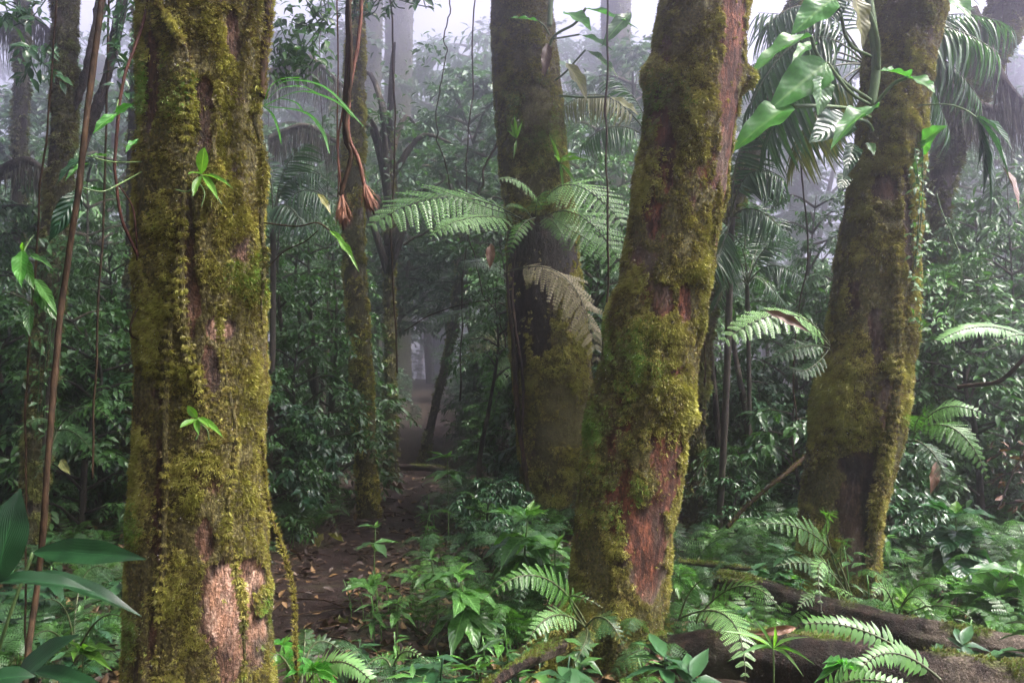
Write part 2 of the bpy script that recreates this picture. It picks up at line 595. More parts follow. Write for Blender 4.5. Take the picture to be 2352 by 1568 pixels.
def pinna_tpl(n=13, tooth=0.34, plw=0.40, droop=0.14):
    """a pinna along +Y: pairs of small leaflets on a midrib"""
    mb = MB()
    t = (np.arange(n) + 0.6) / (n + 0.4)
    ln = tooth * 0.5 * np.clip(1.25 - t, 0, 1) ** 0.7 * (0.7 + 0.3 * np.minimum(1, t * 6))
    for sgn in (-1, 1):
        d = np.stack([sgn * np.full(n, 0.9), np.full(n, 0.45), np.full(n, -0.10)], 1)
        F = frames(d, [0, 0, 1.0]) * ln[:, None, None]
        F[:, :, 0] *= 1.0 * (2.1 / n) / np.maximum(ln, 1e-3)[:, None] * plw
        pos = np.stack([np.zeros(n), t * 0.97, -droop * t * t], 1)
        mb.inst(PINNULE, F, pos, np.zeros(n))
    v, l, tt, a = mb.arrays()
    # slim midrib
    mv, ml = [], []
    for k in range(4):
        y = k / 3
        w = 0.012 * (1 - y) + 0.002
        mv += [(-w, y, -droop * y * y + 0.004), (w, y, -droop * y * y + 0.004)]
    for k in range(3):
        ml += [2 * k, 2 * k + 1, 2 * k + 3, 2 * k + 2]
    mb2 = MB().add(v, l, tt, a).add(np.array(mv), ml, [4] * 3)
    return mb2.arrays()


PINNA = pinna_tpl(10, 0.38, 1.0)
PINNA_LOW = pinna_tpl(6, 0.38, 1.0)
PINNA_TOOTH = leaf_tpl(6, 1, 0.22, 0.3, 0.1, 0.16)
PALM_LEAFLET = leaf_tpl(6, 1, 0.085, 0.35, 0.35, 0.42, 0, 0.8)


def tube_mb(mb, pts, rad, sides=8, amp=0.0, freq=8.0, seed=0, attr=None, cap=True):
    p = np.asarray(pts, float)
    n = len(p)
    r = np.broadcast_to(np.asarray(rad, float), (n,))
    tg = unit(np.gradient(p, axis=0))
    u = np.cross(tg[0], [0, 1.0, 0.13])
    if np.linalg.norm(u) < 1e-3:
        u = np.cross(tg[0], [1.0, 0, 0])
    us = []
    for i in range(n):
        u = u - tg[i] * np.dot(u, tg[i])
        u = u / np.linalg.norm(u)
        us.append(u)
    us = np.array(us)
    ws = np.cross(tg, us)
    th = np.arange(sides) / sides * 2 * math.pi
    nrm = us[:, None, :] * np.cos(th)[None, :, None] + ws[:, None, :] * np.sin(th)[None, :, None]
    rr = np.broadcast_to(r[:, None], (n, sides)).copy()
    if amp:
        rr = rr * (1 + amp * fbm(nrm * 1.3 + p[:, None, :] * freq, 3, seed))
    v = p[:, None, :] + nrm * rr[:, :, None]
    i = np.arange(n - 1)[:, None]
    k = np.arange(sides)[None, :]
    k2 = (k + 1) % sides
    L = np.stack([i * sides + k, i * sides + k2, (i + 1) * sides + k2, (i + 1) * sides + k], -1).reshape(-1)
    T = np.full((n - 1) * sides, 4)
    V = v.reshape(-1, 3)
    if cap:
        L = np.concatenate([L, np.arange(sides)[::-1], (n - 1) * sides + np.arange(sides)])
        T = np.concatenate([T, [sides, sides]])
    A = np.zeros((len(V), 3))
    if attr is not None:
        A[:] = attr
    mb.add(V, L, T, A)
    return V, nrm.reshape(-1, 3)


# ------------------------------------------------------------------ ground
PATHC = np.array([(-0.35, -3), (-0.7, 1), (-1.15, 3.5), (-1.48, 5.4), (-1.50, 7.0), (-1.38, 9.5), (-1.62, 13.5),
                  (-2.0, 18), (-2.45, 24), (-3.2, 34), (-4.6, 50), (-7.3, 80)])


def path_x(y):
    return np.interp(y, PATHC[:, 1], PATHC[:, 0])


def gz(x, y):
    x = np.asarray(x, float)
    y = np.asarray(y, float)
    q = np.stack([x * 0.8, y * 0.8, np.zeros_like(x)], -1)
    s = np.clip((np.abs(x - path_x(y)) - 0.5) / 3.0, 0, 1)
    bank = s * s * (3 - 2 * s)
    far = np.clip((y - 17) / 20, 0, 1.6)
    return 0.05 * fbm(q, 3, 5) * (0.3 + bank) + bank * 0.10 * np.clip((y - 5) / 4, 0, 1) + 0.9 * far * far + 0.02 * fbm(q * 7, 2, 9)


def on_ground(px, py):
    """where the sight line through a pixel meets the ground"""
    d = 8.0
    for _ in range(12):
        p = P(px, py, 1.0) - np.array([0, 0, EYE])
        g = float(gz(p[0] * d, p[1] * d))
        d = (EYE - g) / max(-p[2], 0.02)
        d = min(d, 40)
    q = p * d
    return np.array([q[0], q[1], float(gz(q[0], q[1]))])


def grid_sheet(xs, ys, f):
    X, Y = np.meshgrid(xs, ys)
    V = np.stack([X, Y, f(X, Y)], -1).reshape(-1, 3)
    nx, ny = len(xs), len(ys)
    i = np.arange(ny - 1)[:, None]
    k = np.arange(nx - 1)[None, :]
    L = np.stack([i * nx + k, i * nx + k + 1, (i + 1) * nx + k + 1, (i + 1) * nx + k], -1).reshape(-1)
    return V, L, np.full((nx - 1) * (ny - 1), 4)


xs = np.unique(np.concatenate([np.linspace(-64, -9, 60), np.linspace(-9, 9, 301), np.linspace(9, 64, 60)]))
ys = np.unique(np.concatenate([np.linspace(-8, 2, 30), np.linspace(2, 16, 240), np.linspace(16, 88, 120)]))
g = MB()
g.add(*grid_sheet(xs, ys, gz))
mass('ground', g, M['earth'], 'structure')

g = MB()
yy = np.linspace(-3, 60, 640)
uu = np.linspace(-1, 1, 13)
Y, U = np.meshgrid(yy, uu, indexing='ij')
hw = 0.35 + 0.12 * noise3(np.stack([Y * 0.9, U * 0.2, Y * 0], -1), 3) + 0.08 * noise3(np.stack([Y * 4, np.sign(U), Y * 0], -1), 4)
X = path_x(Y) + U * hw
Z = gz(X, Y) + 0.012 - 0.03 * (1 - U * U) * 0.3 + 0.01 * fbm(np.stack([X * 6, Y * 6, X * 0], -1), 3, 2)
V = np.stack([X, Y, Z], -1).reshape(-1, 3)
nx = 13
i = np.arange(len(yy) - 1)[:, None]
k = np.arange(nx - 1)[None, :]
L = np.stack([i * nx + k, i * nx + k + 1, (i + 1) * nx + k + 1, (i + 1) * nx + k], -1).reshape(-1)
g.add(V, L, np.full((len(yy) - 1) * (nx - 1), 4))
mass('path', g, M['path'], 'structure')


# ------------------------------------------------------------------ mossy trees
def tuft_tpl(seed, blades=6, segs=2, spread=0.75, w=0.13):
    r = np.random.default_rng(seed)
    v, l, t, a = [], [], [], []
    for b in range(blades):
        az = r.uniform(0, 2 * math.pi)
        sp = r.uniform(0.15, spread)
        d = np.array([math.cos(az) * sp, math.sin(az) * sp, 1.0])
        d /= np.linalg.norm(d)
        ln = r.uniform(0.55, 1.0)
        side = np.cross(d, [math.sin(az), -math.cos(az), 0.3])
        side /= np.linalg.norm(side)
        n0 = len(v)
        o = np.array([r.uniform(-.3, .3), r.uniform(-.3, .3), -0.1])
        for s in range(segs + 1):
            q = s / segs
            c = o + d * ln * q + np.array([0.0, -0.35, 0]) * q * q * ln
            ww = w * (1 - 0.75 * q)
            v += [c - side * ww, c + side * ww]
            a += [(0, -1, q), (0, 1, q)]
        for s in range(segs):
            l += [n0 + 2 * s, n0 + 2 * s + 1, n0 + 2 * s + 3, n0 + 2 * s + 2]
            t.append(4)
    return np.array(v), np.array(l), np.array(t), np.array(a, float)


DROP = (np.array([(1, 0, 0), (-1, 0, 0), (0, 1, 0), (0, -1, 0), (0, 0, 1.2), (0, 0, -1.2)], float),
        np.array([0, 2, 4, 2, 1, 4, 1, 3, 4, 3, 0, 4, 2, 0, 5, 1, 2, 5, 3, 1, 5, 0, 3, 5]), np.full(8, 3), np.zeros((6, 3)))
TUFTS = [tuft_tpl(k) for k in range(5)]
TUFTS_FAR = [tuft_tpl(k + 9, 4, 1, 0.9, 0.2) for k in range(4)]


def mossy_trunk(rows, dep, bark, mosses, label, name='mossy_tree', group=None, sides=72, dz=0.02, vis_top=None,
                tufts=20000, tsize=0.02, cover=0.0, spots=(), greens=(), clumps=(), seed=0, flare=0.35, top=14.0,
                furrow=0.06, far=False, extra=None, base_z=None, crown=None, cfreq=9.0, drops=0):
    """rows: (px_left, px_right, py) outline of the trunk; dep: depth at top row and bottom row"""
    rows = sorted(rows, key=lambda r: -r[2])
    d_of = (lambda y: np.interp(y, [rows[-1][2], rows[0][2]], [dep[0], dep[1]])) if isinstance(dep, tuple) else (lambda y: dep)
    cp = []
    for (a, b, y) in rows:
        d = float(d_of(y))
        c = P((a + b) / 2, y, d)
        cp.append((*c, (b - a) / 2 / FPX * d))
    cp = np.array(cp)
    # carry the trunk on to the ground and up to the canopy
    lo = cp[0]
    sl = (cp[1] - cp[0]) / (cp[1][2] - cp[0][2])
    zb = float(gz(lo[0], lo[1])) - 0.12 if base_z is None else base_z
    if lo[2] > zb + 0.05:
        q = lo + sl * (zb - lo[2])
        q[2] = zb
        q[3] = lo[3] * 1.08
        cp = np.vstack([q, cp])
    hi = cp[-1]
    sl = (cp[-1] - cp[-2]) / (cp[-1][2] - cp[-2][2])
    if top > hi[2]:
        for fz in (0.33, 0.66, 1.0):
            z = hi[2] + (top - hi[2]) * fz
            q = hi + sl * (z - hi[2]) * (0.55 if fz > 0.4 else 0.8)
            q[2] = z
            q[3] = hi[3] * (1 - 0.45 * fz)
            cp = np.vstack([cp, q])
    fine = smooth_path(cp, 600)
    vt = vis_top if vis_top else P(0, -120, float(d_of(0)))[2]
    z0 = fine[0, 2]
    zz = np.concatenate([np.arange(z0, min(vt, top), dz), np.arange(min(vt, top), top, 0.25)])
    zm = np.maximum.accumulate(fine[:, 2] + np.arange(600) * 1e-7)
    C = np.stack([np.interp(zz, zm, fine[:, j]) for j in range(4)], 1)
    n = len(zz)
    th = np.arange(sides) / sides * 2 * math.pi
    nr = np.stack([np.cos(th), np.sin(th), np.zeros(sides)], -1)
    nrm = np.broadcast_to(nr[None], (n, sides, 3))
    H = (zz - z0)[:, None]
    r0 = C[:, 3][:, None]
    base = C[:, None, :3] + nrm * r0[:, :, None]
    # flutes, lumps and root flare
    q1 = np.stack([np.cos(th)[None] * 2.2 + 0 * H, np.sin(th)[None] * 2.2 + 0 * H, H * 0.7 + 0 * th[None]], -1)
    q2 = np.stack([np.cos(th)[None] * 6 + 0 * H, np.sin(th)[None] * 6 + 0 * H, H * 1.6 + 0 * th[None]], -1)
    dis = furrow * fbm(q1, 3, seed) + furrow * 0.55 * fbm(q2, 3, seed + 3)
    dis = dis + furrow * 0.5 * fbm(base * 14, 3, seed + 7)
    lob = 0.6 + 0.6 * noise3(q1 * [0.8, 0.8, 0] + seed, seed + 5)
    dis = dis + flare * np.exp(-H / 0.22) * lob
    m_n = fbm(base * [5, 5, 3.2], 4, seed + 20) + 0.45 * fbm(base * 17, 2, seed + 33)
    mm = 0.5 + 1.6 * (m_n + cover)
    bare = np.zeros((n, sides))
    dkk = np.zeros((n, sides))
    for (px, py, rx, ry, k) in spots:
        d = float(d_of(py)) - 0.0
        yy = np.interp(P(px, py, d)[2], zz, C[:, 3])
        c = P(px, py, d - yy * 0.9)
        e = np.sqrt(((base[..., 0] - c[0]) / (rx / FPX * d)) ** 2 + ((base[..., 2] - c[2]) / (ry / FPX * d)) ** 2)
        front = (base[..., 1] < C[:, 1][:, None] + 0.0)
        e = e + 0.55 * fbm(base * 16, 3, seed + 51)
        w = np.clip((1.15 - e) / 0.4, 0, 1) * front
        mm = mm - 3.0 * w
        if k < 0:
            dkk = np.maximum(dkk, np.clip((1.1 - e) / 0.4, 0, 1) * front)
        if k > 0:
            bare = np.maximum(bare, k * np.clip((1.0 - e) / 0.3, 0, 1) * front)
    mm = np.clip(mm, 0, 1)
    r = r0 * (1 + dis) + 0.012 * mm * (1 if not far else 0.5)
    bul = np.zeros((n, sides))
    for (px, py, rad, hgt) in clumps:
        d = float(d_of(py))
        c = P(px, py, d)
        off = C[np.argmin(np.abs(zz - c[2]))]
        sx = c[0] - off[0]
        sx = np.clip(sx, -off[3] * 0.98, off[3] * 0.98)
        c = np.array([off[0] + sx, off[1] - math.sqrt(max(off[3] ** 2 - sx ** 2, 0)), c[2]])
        rr = rad / FPX * d
        dd = np.linalg.norm((base - c) * [1, 1, 0.8], axis=-1) / rr
        w = np.exp(-dd ** 2 * 1.5)
        bul = np.maximum(bul, w)
        r = r + w * hgt / FPX * d
        mm = np.maximum(mm, np.clip(w * 2, 0, 1))
    Vt = C[:, None, :3] + nrm * r[:, :, None]
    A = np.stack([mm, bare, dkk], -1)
    i = np.arange(n - 1)[:, None]
    k = np.arange(sides)[None, :]
    k2 = (k + 1) % sides
    L = np.stack([i * sides + k, i * sides + k2, (i + 1) * sides + k2, (i + 1) * sides + k], -1).reshape(-1)
    loc = (C[0, 0], C[0, 1], float(gz(C[0, 0], C[0, 1])))
    root = thing(name, label, 'tree', loc, group)
    tb = MB().add(Vt.reshape(-1, 3), L, np.full((n - 1) * sides, 4), A.reshape(-1, 3))
    ex = extra(tb) if extra else None
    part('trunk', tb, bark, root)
    # tufts of moss
    r_ = np.random.default_rng(seed + 100)
    want = tufts
    nv = np.searchsorted(zz, vt)
    ii = r_.integers(0, max(nv - 1, 1), want * 2)
    kk = r_.integers(0, sides, want * 2)
    f = r_.random((want * 2, 2))
    Pn = lambda a, b: Vt[a, b % sides]
    p = (Pn(ii, kk) * ((1 - f[:, :1]) * (1 - f[:, 1:])) + Pn(ii + 1, kk) * (f[:, :1] * (1 - f[:, 1:]))
         + Pn(ii, kk + 1) * ((1 - f[:, :1]) * f[:, 1:]) + Pn(ii + 1, kk + 1) * (f[:, :1] * f[:, 1:]))
    mk = mm[ii, kk]
    bl = bul[ii, kk]
    nn_all = nrm[ii, kk]
    bb = bare[ii, kk]
    if ex is not None and ex[2] > 0.35:
        m_ = int(len(p) * 0.16)
        j_ = r_.integers(0, len(ex[0]), m_)
        sel_ = ex[0][j_, 2] < vt
        j_ = j_[sel_]
        m_ = len(j_)
        p = np.vstack([ex[0][j_] + r_.normal(0, tsize * 0.35, (m_, 3)), p])
        nn_all = np.vstack([ex[1][j_], nn_all])
        mk = np.concatenate([np.ones(m_) * ex[2], mk])
        bl, bb = np.concatenate([np.zeros(m_), bl]), np.concatenate([np.zeros(m_), bb])
        sh = r_.permutation(len(p))
        p, nn_all, mk, bl, bb = p[sh], nn_all[sh], mk[sh], bl[sh], bb[sh]
    clumpy = fbm(p * cfreq, 2, seed + 70) + 0.6 * fbm(p * cfreq * 3.1, 2, seed + 71)
    keep = (r_.random(len(p)) < np.clip(mk * 1.3 - 0.1, 0.02, 1) * np.clip(0.68 + 1.4 * clumpy, 0.12, 1) + bl)
    keep &= r_.random(len(p)) > np.clip(bb * 2.5, 0, 0.94)
    p, clumpy, bl, mk, nn = p[keep][:want], clumpy[keep][:want], bl[keep][:want], mk[keep][:want], nn_all[keep][:want]
    g_amt = np.zeros(len(p))
    for (px, py, rad) in greens:
        d = float(d_of(py))
        c = P(px, py, d)
        g_amt = np.maximum(g_amt, np.clip(1.3 - np.hypot(p[:, 0] - c[0], p[:, 2] - c[2]) / (rad / FPX * d), 0, 1))
    for kind, (mat, sel) in enumerate(((mosses[0], r_.random(len(p)) >= g_amt), (mosses[1], None))):
        s_ = sel if kind == 0 else ~first
        if kind == 0:
            first = sel
        if s_.sum() < 5:
            continue
        q, qn, qc, qb = p[s_], nn[s_], clumpy[s_], bl[s_]
        mb = MB()
        tp = TUFTS_FAR if far else TUFTS
        w = r_.integers(0, len(tp), len(q))
        for j, t_ in enumerate(tp):
            o = w == j
            cnt = int(o.sum())
            if not cnt:
                continue
            zdir = unit(qn[o] + r_.normal(0, 0.35, (cnt, 3)) + [0, 0, -0.10])
            ydir = unit(np.array([0, 0, 1.0]) + r_.normal(0, 0.25, (cnt, 3)))
            x = unit(np.cross(ydir, zdir))
            y = np.cross(zdir, x)
            s = tsize * r_.uniform(0.5, 1.15, cnt) * (1 + 0.9 * np.clip(qc[o], -0.3, 0.8)) * (1 + 0.5 * qb[o])
            Mx = np.stack([x, y, zdir], -1) * s[:, None, None]
            tint = np.clip(0.42 + 0.68 * qc[o] + r_.normal(0, 0.24, cnt) + 0.25 * qb[o], 0, 1)
            mb.inst(t_, Mx, q[o], tint)
        part('moss', mb, mat, root, smooth=False)
    if drops:
        w = r_.integers(0, len(p), drops)
        z = unit(nn[w] + r_.normal(0, 0.2, (drops, 3)))
        o = p[w] + z * (tsize * r_.uniform(0.6, 1.3, (drops, 1)))
        sz = r_.uniform(0.0006, 0.0014, drops) * (rows and float(d_of(700)) / 3.0)
        I = np.broadcast_to(np.eye(3), (drops, 3, 3)) * sz[:, None, None]
        mb = MB()
        mb.inst(DROP, I, o, np.zeros(drops))
        part('water_drops', mb, M['water'], root)['kind'] = 'stuff'
    if crown is not None:
        crown(root, C[-1])
    return root, (zz, C, Vt)


def high_crown(seed, span=3.0, nleaf=1700, mat='leaf_far', size=0.24, drop=2.5):
    """the crown far above the frame that shades the forest floor"""
    def f(root, topc):
        r_ = np.random.default_rng(seed)
        mb = MB()
        nb = 15
        cs, lim = [], MB()
        for b in range(nb):
            az = b * 2.4 + r_.uniform(-.4, .4)
            ln = span * r_.uniform(0.5, 1.0)
            e = np.array([math.cos(az) * ln, math.sin(az) * ln, r_.uniform(0.2, 1.6)])
            a = np.array([topc[0], topc[1], topc[2] - r_.uniform(0.0, drop)])
            pth = smooth_path([a, a + e * 0.5 + [0, 0, 0.4], a + e], 8)
            tube_mb(lim, pth, np.linspace(0.07, 0.015, 8), 5)
            for _ in range(5):
                cs.append(pth[r_.integers(3, 8)] + r_.normal(0, 0.35, 3) * [1, 1, .5])
        cs = np.array(cs)
        c = cs[r_.integers(0, len(cs), nleaf)]
        p = c + r_.normal(0, 0.38 * size / 0.22, (nleaf, 3)) * [1, 1, 0.5]
        d = unit(r_.normal(0, 1, (nleaf, 3)) * [1, 1, 0.4] + [0, 0, -0.4])
        s = size * r_.uniform(0.7, 1.2, nleaf)
        mb.inst(L_FAR[0], frames(d, unit(r_.normal(0, 0.3, (nleaf, 3)) + [0, 0, 1])) * s[:, None, None], p, r_.random(nleaf))
        part('limbs', lim, M['bark_dark'], root)
        part('crown', mb, M[mat], root)
    return f


def bark_roots(spec, seed=0, attr=(0.75, 0, 0)):
    """aerial roots and creepers that run over a trunk: (pixel path rows, depth, half width px)"""
    def f(tb):
        out = []
        for j, (pth, d, w) in enumerate(spec):
            q = np.array([(*P(a, b, d), w / FPX * d) for (a, b) in pth])
            q = smooth_path(q, 60)
            q[:, :3] += 0.006 * np.stack([fbm(q[:, :3] * 12 + j, 2, k) for k in range(3)], -1)
            tt = np.linspace(0, 1, 60)
            if attr[0] > 0.35:
                q[:, 1] += 4.2 * q[:, 3] * np.clip(1 - tt * 3.2, 0, 1)
            rad = q[:, 3] * np.clip(tt * 2.5, 0.04, 1) * np.clip((1 - tt) * 8, 0.3, 1) * (0.85 + 0.3 * fbm(q[:, :3] * 9, 2, j)) * 0.8
            Vr, Nr = tube_mb(tb, q[:, :3], rad, 9, 0.45, 22, seed + j, attr)
            out.append((Vr, Nr))
        return np.concatenate([o[0] for o in out]), np.concatenate([o[1] for o in out]), attr[0]
    return f


# --- the big trunk at the left
T1, T1g = mossy_trunk(
    [(344, 610, -60), (342, 610, 0), (338, 586, 150), (334, 584, 300), (332, 590, 450), (332, 588, 600), (330, 594, 800), (329, 591, 1000),
     (323, 599, 1200), (315, 607, 1400), (305, 615, 1568), (293, 633, 1700)], 3.0, M['bark_left'], (M['moss_gold'], M['moss_green']),
    'thick upright trunk furred with golden moss, nearest the camera at the left', sides=150, dz=0.012, tufts=110000, tsize=0.0130,
    cover=0.36, seed=1, drops=1500, flare=0.12, furrow=0.08, top=13.0,
    spots=[(510, 1400, 50, 90, 1.0), (440, 690, 20, 70, 0.2), (470, 260, 14, 90, 0.05), (500, 760, 26, 26, 0.55), (528, 1500, 40, 60, 0.6),
           (430, 560, 20, 100, 0.0), (370, 1150, 10, 120, 0.0), (480, 850, 16, 60, 0.1),
           (350, 200, 16, 120, 0), (520, 60, 12, 50, 0.05), (470, 1240, 14, 40, 0.1), (360, 1480, 14, 80, 0)],
    clumps=[(612, 680, 45, 26), (600, 900, 60, 10), ],
    greens=[(610, 640, 60), (350, 1420, 70), (340, 1200, 60), (400, 260, 90), (600, 1420, 60)],
    extra=bark_roots([([(345, -20), (395, 60), (428, 130), (430, 300), (418, 560), (425, 760), (480, 920), (520, 1010)], 2.735, 8),
                      ([(565, -10), (572, 60), (592, 130), (585, 260), (605, 360), (600, 460), (606, 600), (600, 760)], 2.86, 8),
                      ([(490, 180), (492, 330), (500, 420), (470, 500)], 2.73, 8),
                      ([(392, 300), (410, 560), (385, 800), (380, 1100), (372, 1400), (350, 1600)], 2.765, 10),
                      ([(520, 600), (500, 760), (540, 980), (520, 1200), (560, 1400), (560, 1600)], 2.735, 7)], 3),
    crown=high_crown(5, 3.4, 3400))

# --- the leaning red trunk in the middle
T2, T2g = mossy_trunk(
    [(1533, 1717, -60), (1525, 1713, 0), (1495, 1695, 200), (1471, 1669, 400), (1435, 1635, 600), (1393, 1599, 800), (1355, 1575, 1000),
     (1327, 1543, 1200), (1307, 1517, 1400), (1295, 1525, 1490)], (4.7, 4.5), M['bark_red'], (M['moss_gold'], M['moss_green']),
    'leaning trunk with bare red bark and shaggy moss, in the middle right', sides=140, dz=0.015, tufts=100000, tsize=0.0195,
    cover=0.28, seed=4, drops=1300, flare=0.45, furrow=0.06, top=13.0, cfreq=7,
    spots=[(1688, 60, 30, 110, 0.16), (1680, 250, 26, 130, 0.12), (1662, 450, 14, 110, 0.05), (1480, 1230, 44, 130, 0.22), (1530, 1050, 38, 110, 0.1),
           (1500, 1330, 34, 50, 0.15), (1555, 900, 24, 60, 0.1), (1570, 700, 16, 40, 0.1), (1520, 690, 22, 30, 0.0), (1540, 930, 60, 24, 0.05),
           (1440, 1150, 16, 60, 0.0), (1530, 350, 16, 90, 0), (1500, 480, 14, 70, 0)],
    clumps=[(1710, 185, 26, 30), (1500, 170, 40, 22), (1580, 630, 34, 16), (1555, 920, 44, 14), (1400, 720, 60, 12), (1460, 1100, 30, 12),
            (1365, 930, 60, 12), (1500, 930, 50, 12), (1470, 420, 50, 12), (1570, 960, 24, 14)],
    greens=[(1400, 830, 100), (1370, 960, 90), (1400, 1120, 80), (1500, 250, 60), (1480, 1480, 90)],
    extra=bark_roots([([(1655, 330), (1650, 480), (1625, 620), (1610, 760)], 4.44, 6),
                      ([(1340, 1330), (1290, 1440), (1200, 1510), (1090, 1590)], 4.3, 22),
                      ([(1400, 1380), (1340, 1480), (1260, 1550), (1180, 1640)], 4.15, 26),
                      ([(1480, 1400), (1520, 1490), (1600, 1530), (1680, 1600)], 4.25, 24),
                      ([(1440, 1380), (1430, 1500), (1420, 1600), (1400, 1700)], 4.1, 26)], 9),
    crown=high_crown(6, 3.4, 1500))

# --- the darker trunk behind it, with the fern collar
T3, T3g = mossy_trunk(
    [(1130, 1256, -60), (1132, 1262, 0), (1140, 1284, 200), (1152, 1298, 400), (1165, 1318, 500), (1165, 1326, 620), (1175, 1352, 800), (1190, 1362, 1000),
     (1206, 1340, 1200), (1204, 1344, 1240)], 8.3, M['bark_right'], (M['moss_gold'], M['moss_green']),
    'straight mossy trunk with a dark collar under its ferns, behind the leaning red trunk', sides=110, dz=0.03, tufts=60000, tsize=0.028,
    cover=0.5, seed=7, flare=0.2, furrow=0.055, top=15.0, cfreq=4.5,
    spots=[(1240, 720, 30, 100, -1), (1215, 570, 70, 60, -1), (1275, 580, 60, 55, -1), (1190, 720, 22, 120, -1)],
    clumps=[(1270, 380, 60, 10)], greens=[(1230, 300, 90)],
    extra=bark_roots([([(1168, 500), (1165, 640), (1180, 800), (1190, 960), (1212, 1120), (1220, 1240)], 8.05, 8),
                      ([(1185, 560), (1178, 700), (1200, 860), (1200, 1000)], 7.95, 5),
                      ([(1330, 620), (1345, 800), (1362, 980), (1350, 1150)], 8.1, 7)], 13, (0.1, 0, 0)),
    crown=high_crown(7, 3.6, 900))

# --- the leaning trunk at the right with the hollow foot
T4, T4g = mossy_trunk(
    [(2018, 2178, -60), (2008, 2164, 0), (1990, 2124, 200), (1966, 2106, 400), (1932, 2096, 600), (1904, 2084, 800), (1870, 2062, 1000),
     (1846, 2020, 1180), (1836, 2006, 1380)], (6.0, 5.6), M['bark_right'], (M['moss_gold'], M['moss_dim']),
    'leaning mossy trunk with a hollow foot at the right, big glossy climber leaves above', sides=120, dz=0.02, tufts=90000, tsize=0.0235,
    cover=0.44, seed=10, drops=900, flare=0.3, furrow=0.07, top=14.0, cfreq=6,
    spots=[(2030, 430, 26, 26, 0.08), (2010, 780, 16, 60, 0.05), (1955, 1200, 26, 110, 0.25), (1992, 1210, 16, 150, -1), (1960, 1075, 34, 30, -1), (2080, 520, 10, 120, 0),  # the negative spots paint the dark of the hollow foot onto the bark
           (2040, 950, 20, 70, 0.05)],
    clumps=[(1890, 900, 70, 10), (2060, 780, 40, 8)], greens=[(2060, 60, 60), (1880, 1100, 60)],
    extra=bark_roots([([(2088, 560), (2075, 760), (2050, 960), (2020, 1120), (2004, 1260), (1996, 1400)], 5.35, 15),
                      ([(1850, 1300), (1820, 1360), (1780, 1420)], 5.5, 18)], 21, (0.8, 0, 0)),
    crown=high_crown(8, 3.4, 1000))

# --- slimmer trunks further back
FAR = dict(sides=40, far=True, furrow=0.05, flare=0.15)
mossy_trunk([(800, 838, -60), (800, 838, 0), (790, 836, 300), (786, 834, 520), (802, 850, 800), (815, 860, 1000), (822, 870, 1160)], 9.6,
            M['bark_dark'], (M['moss_gold'], M['moss_green']), 'slim mossy trunk rising straight beside the path', dz=0.04, tufts=14000, tsize=0.035,
            cover=0.45, seed=31, top=15, crown=high_crown(31, 3.2, 3000), **FAR)
mossy_trunk([(124, 172, -60), (125, 172, 0), (124, 168, 250), (114, 162, 400), (96, 146, 600), (80, 130, 800), (64, 114, 1000), (50, 100, 1180)], 6.6,
            M['bark_dark'], (M['moss_dim'], M['moss_green']), 'dark ferny trunk near the left edge behind the hanging vines', dz=0.03, tufts=12000,
            tsize=0.032, cover=0.2, seed=33, top=14, sides=60, furrow=0.09, flare=0.2,
            extra=bark_roots([([(150, 300), (178, 230), (210, 120), (246, -80)], 6.6, 15), ([(168, 460), (205, 300), (250, 160), (296, -80)], 6.7, 17),
                              ([(120, 560), (140, 700), (110, 900), (100, 1100)], 6.45, 8)], 5, (0.3, 0, 0)), crown=high_crown(33, 3.4, 3600))
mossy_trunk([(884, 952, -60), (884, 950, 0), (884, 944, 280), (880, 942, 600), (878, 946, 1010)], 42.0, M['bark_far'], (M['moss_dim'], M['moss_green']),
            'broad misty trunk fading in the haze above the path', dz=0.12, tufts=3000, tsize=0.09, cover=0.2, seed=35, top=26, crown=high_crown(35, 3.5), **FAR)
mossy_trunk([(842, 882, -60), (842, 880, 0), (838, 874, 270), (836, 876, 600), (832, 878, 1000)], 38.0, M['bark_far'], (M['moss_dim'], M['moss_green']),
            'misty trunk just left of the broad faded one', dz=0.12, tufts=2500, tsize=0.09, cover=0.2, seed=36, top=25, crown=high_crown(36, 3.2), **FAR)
mossy_trunk([(882, 908, 400), (882, 906, 540), (884, 908, 800), (880, 912, 1080)], 12.5, M['bark_dark'], (M['moss_dim'], M['moss_green']),
            'thin dark trunk at the left edge of the path', dz=0.08, tufts=2500, tsize=0.05, cover=0.1, seed=37, top=5.6, crown=high_crown(37, 1.0, 900, size=0.12), **FAR)
mossy_trunk([(1052, 1074, 560), (1040, 1062, 680), (1022, 1042, 800), (994, 1012, 920), (964, 986, 1042)], 16.5, M['bark_dark'], (M['moss_dim'], M['moss_green']),
            'thin dark trunk leaning right where the path vanishes', dz=0.08, tufts=2000, tsize=0.06, cover=0.1, seed=38, top=5.4, crown=high_crown(38, 1.2, 900, size=0.14), **FAR)
mossy_trunk([(1720, 1760, 300), (1672, 1712, 440), (1630, 1668, 600), (1596, 1632, 800), (1584, 1618, 1000), (1578, 1614, 1130)], 8.4, M['bark_dark'],
            (M['moss_dim'], M['moss_green']), 'dark trunk bending out from behind the leaning red trunk', dz=0.05, tufts=6000, tsize=0.045, cover=0.15, seed=39, top=12.0,
            crown=high_crown(39, 2.6), **FAR)
mossy_trunk([(2300, 2400, -60), (2262, 2352, 40), (2205, 2290, 170), (2150, 2220, 330), (2120, 2180, 480), (2110, 2170, 800), (2108, 2170, 1150)], 9.5, M['bark_dark'],
            (M['moss_dim'], M['moss_green']), 'thick dark trunk bending to the top right corner', dz=0.06, tufts=8000, tsize=0.06, cover=0.2, seed=40, top=12,
            crown=high_crown(40, 3.2), **FAR)
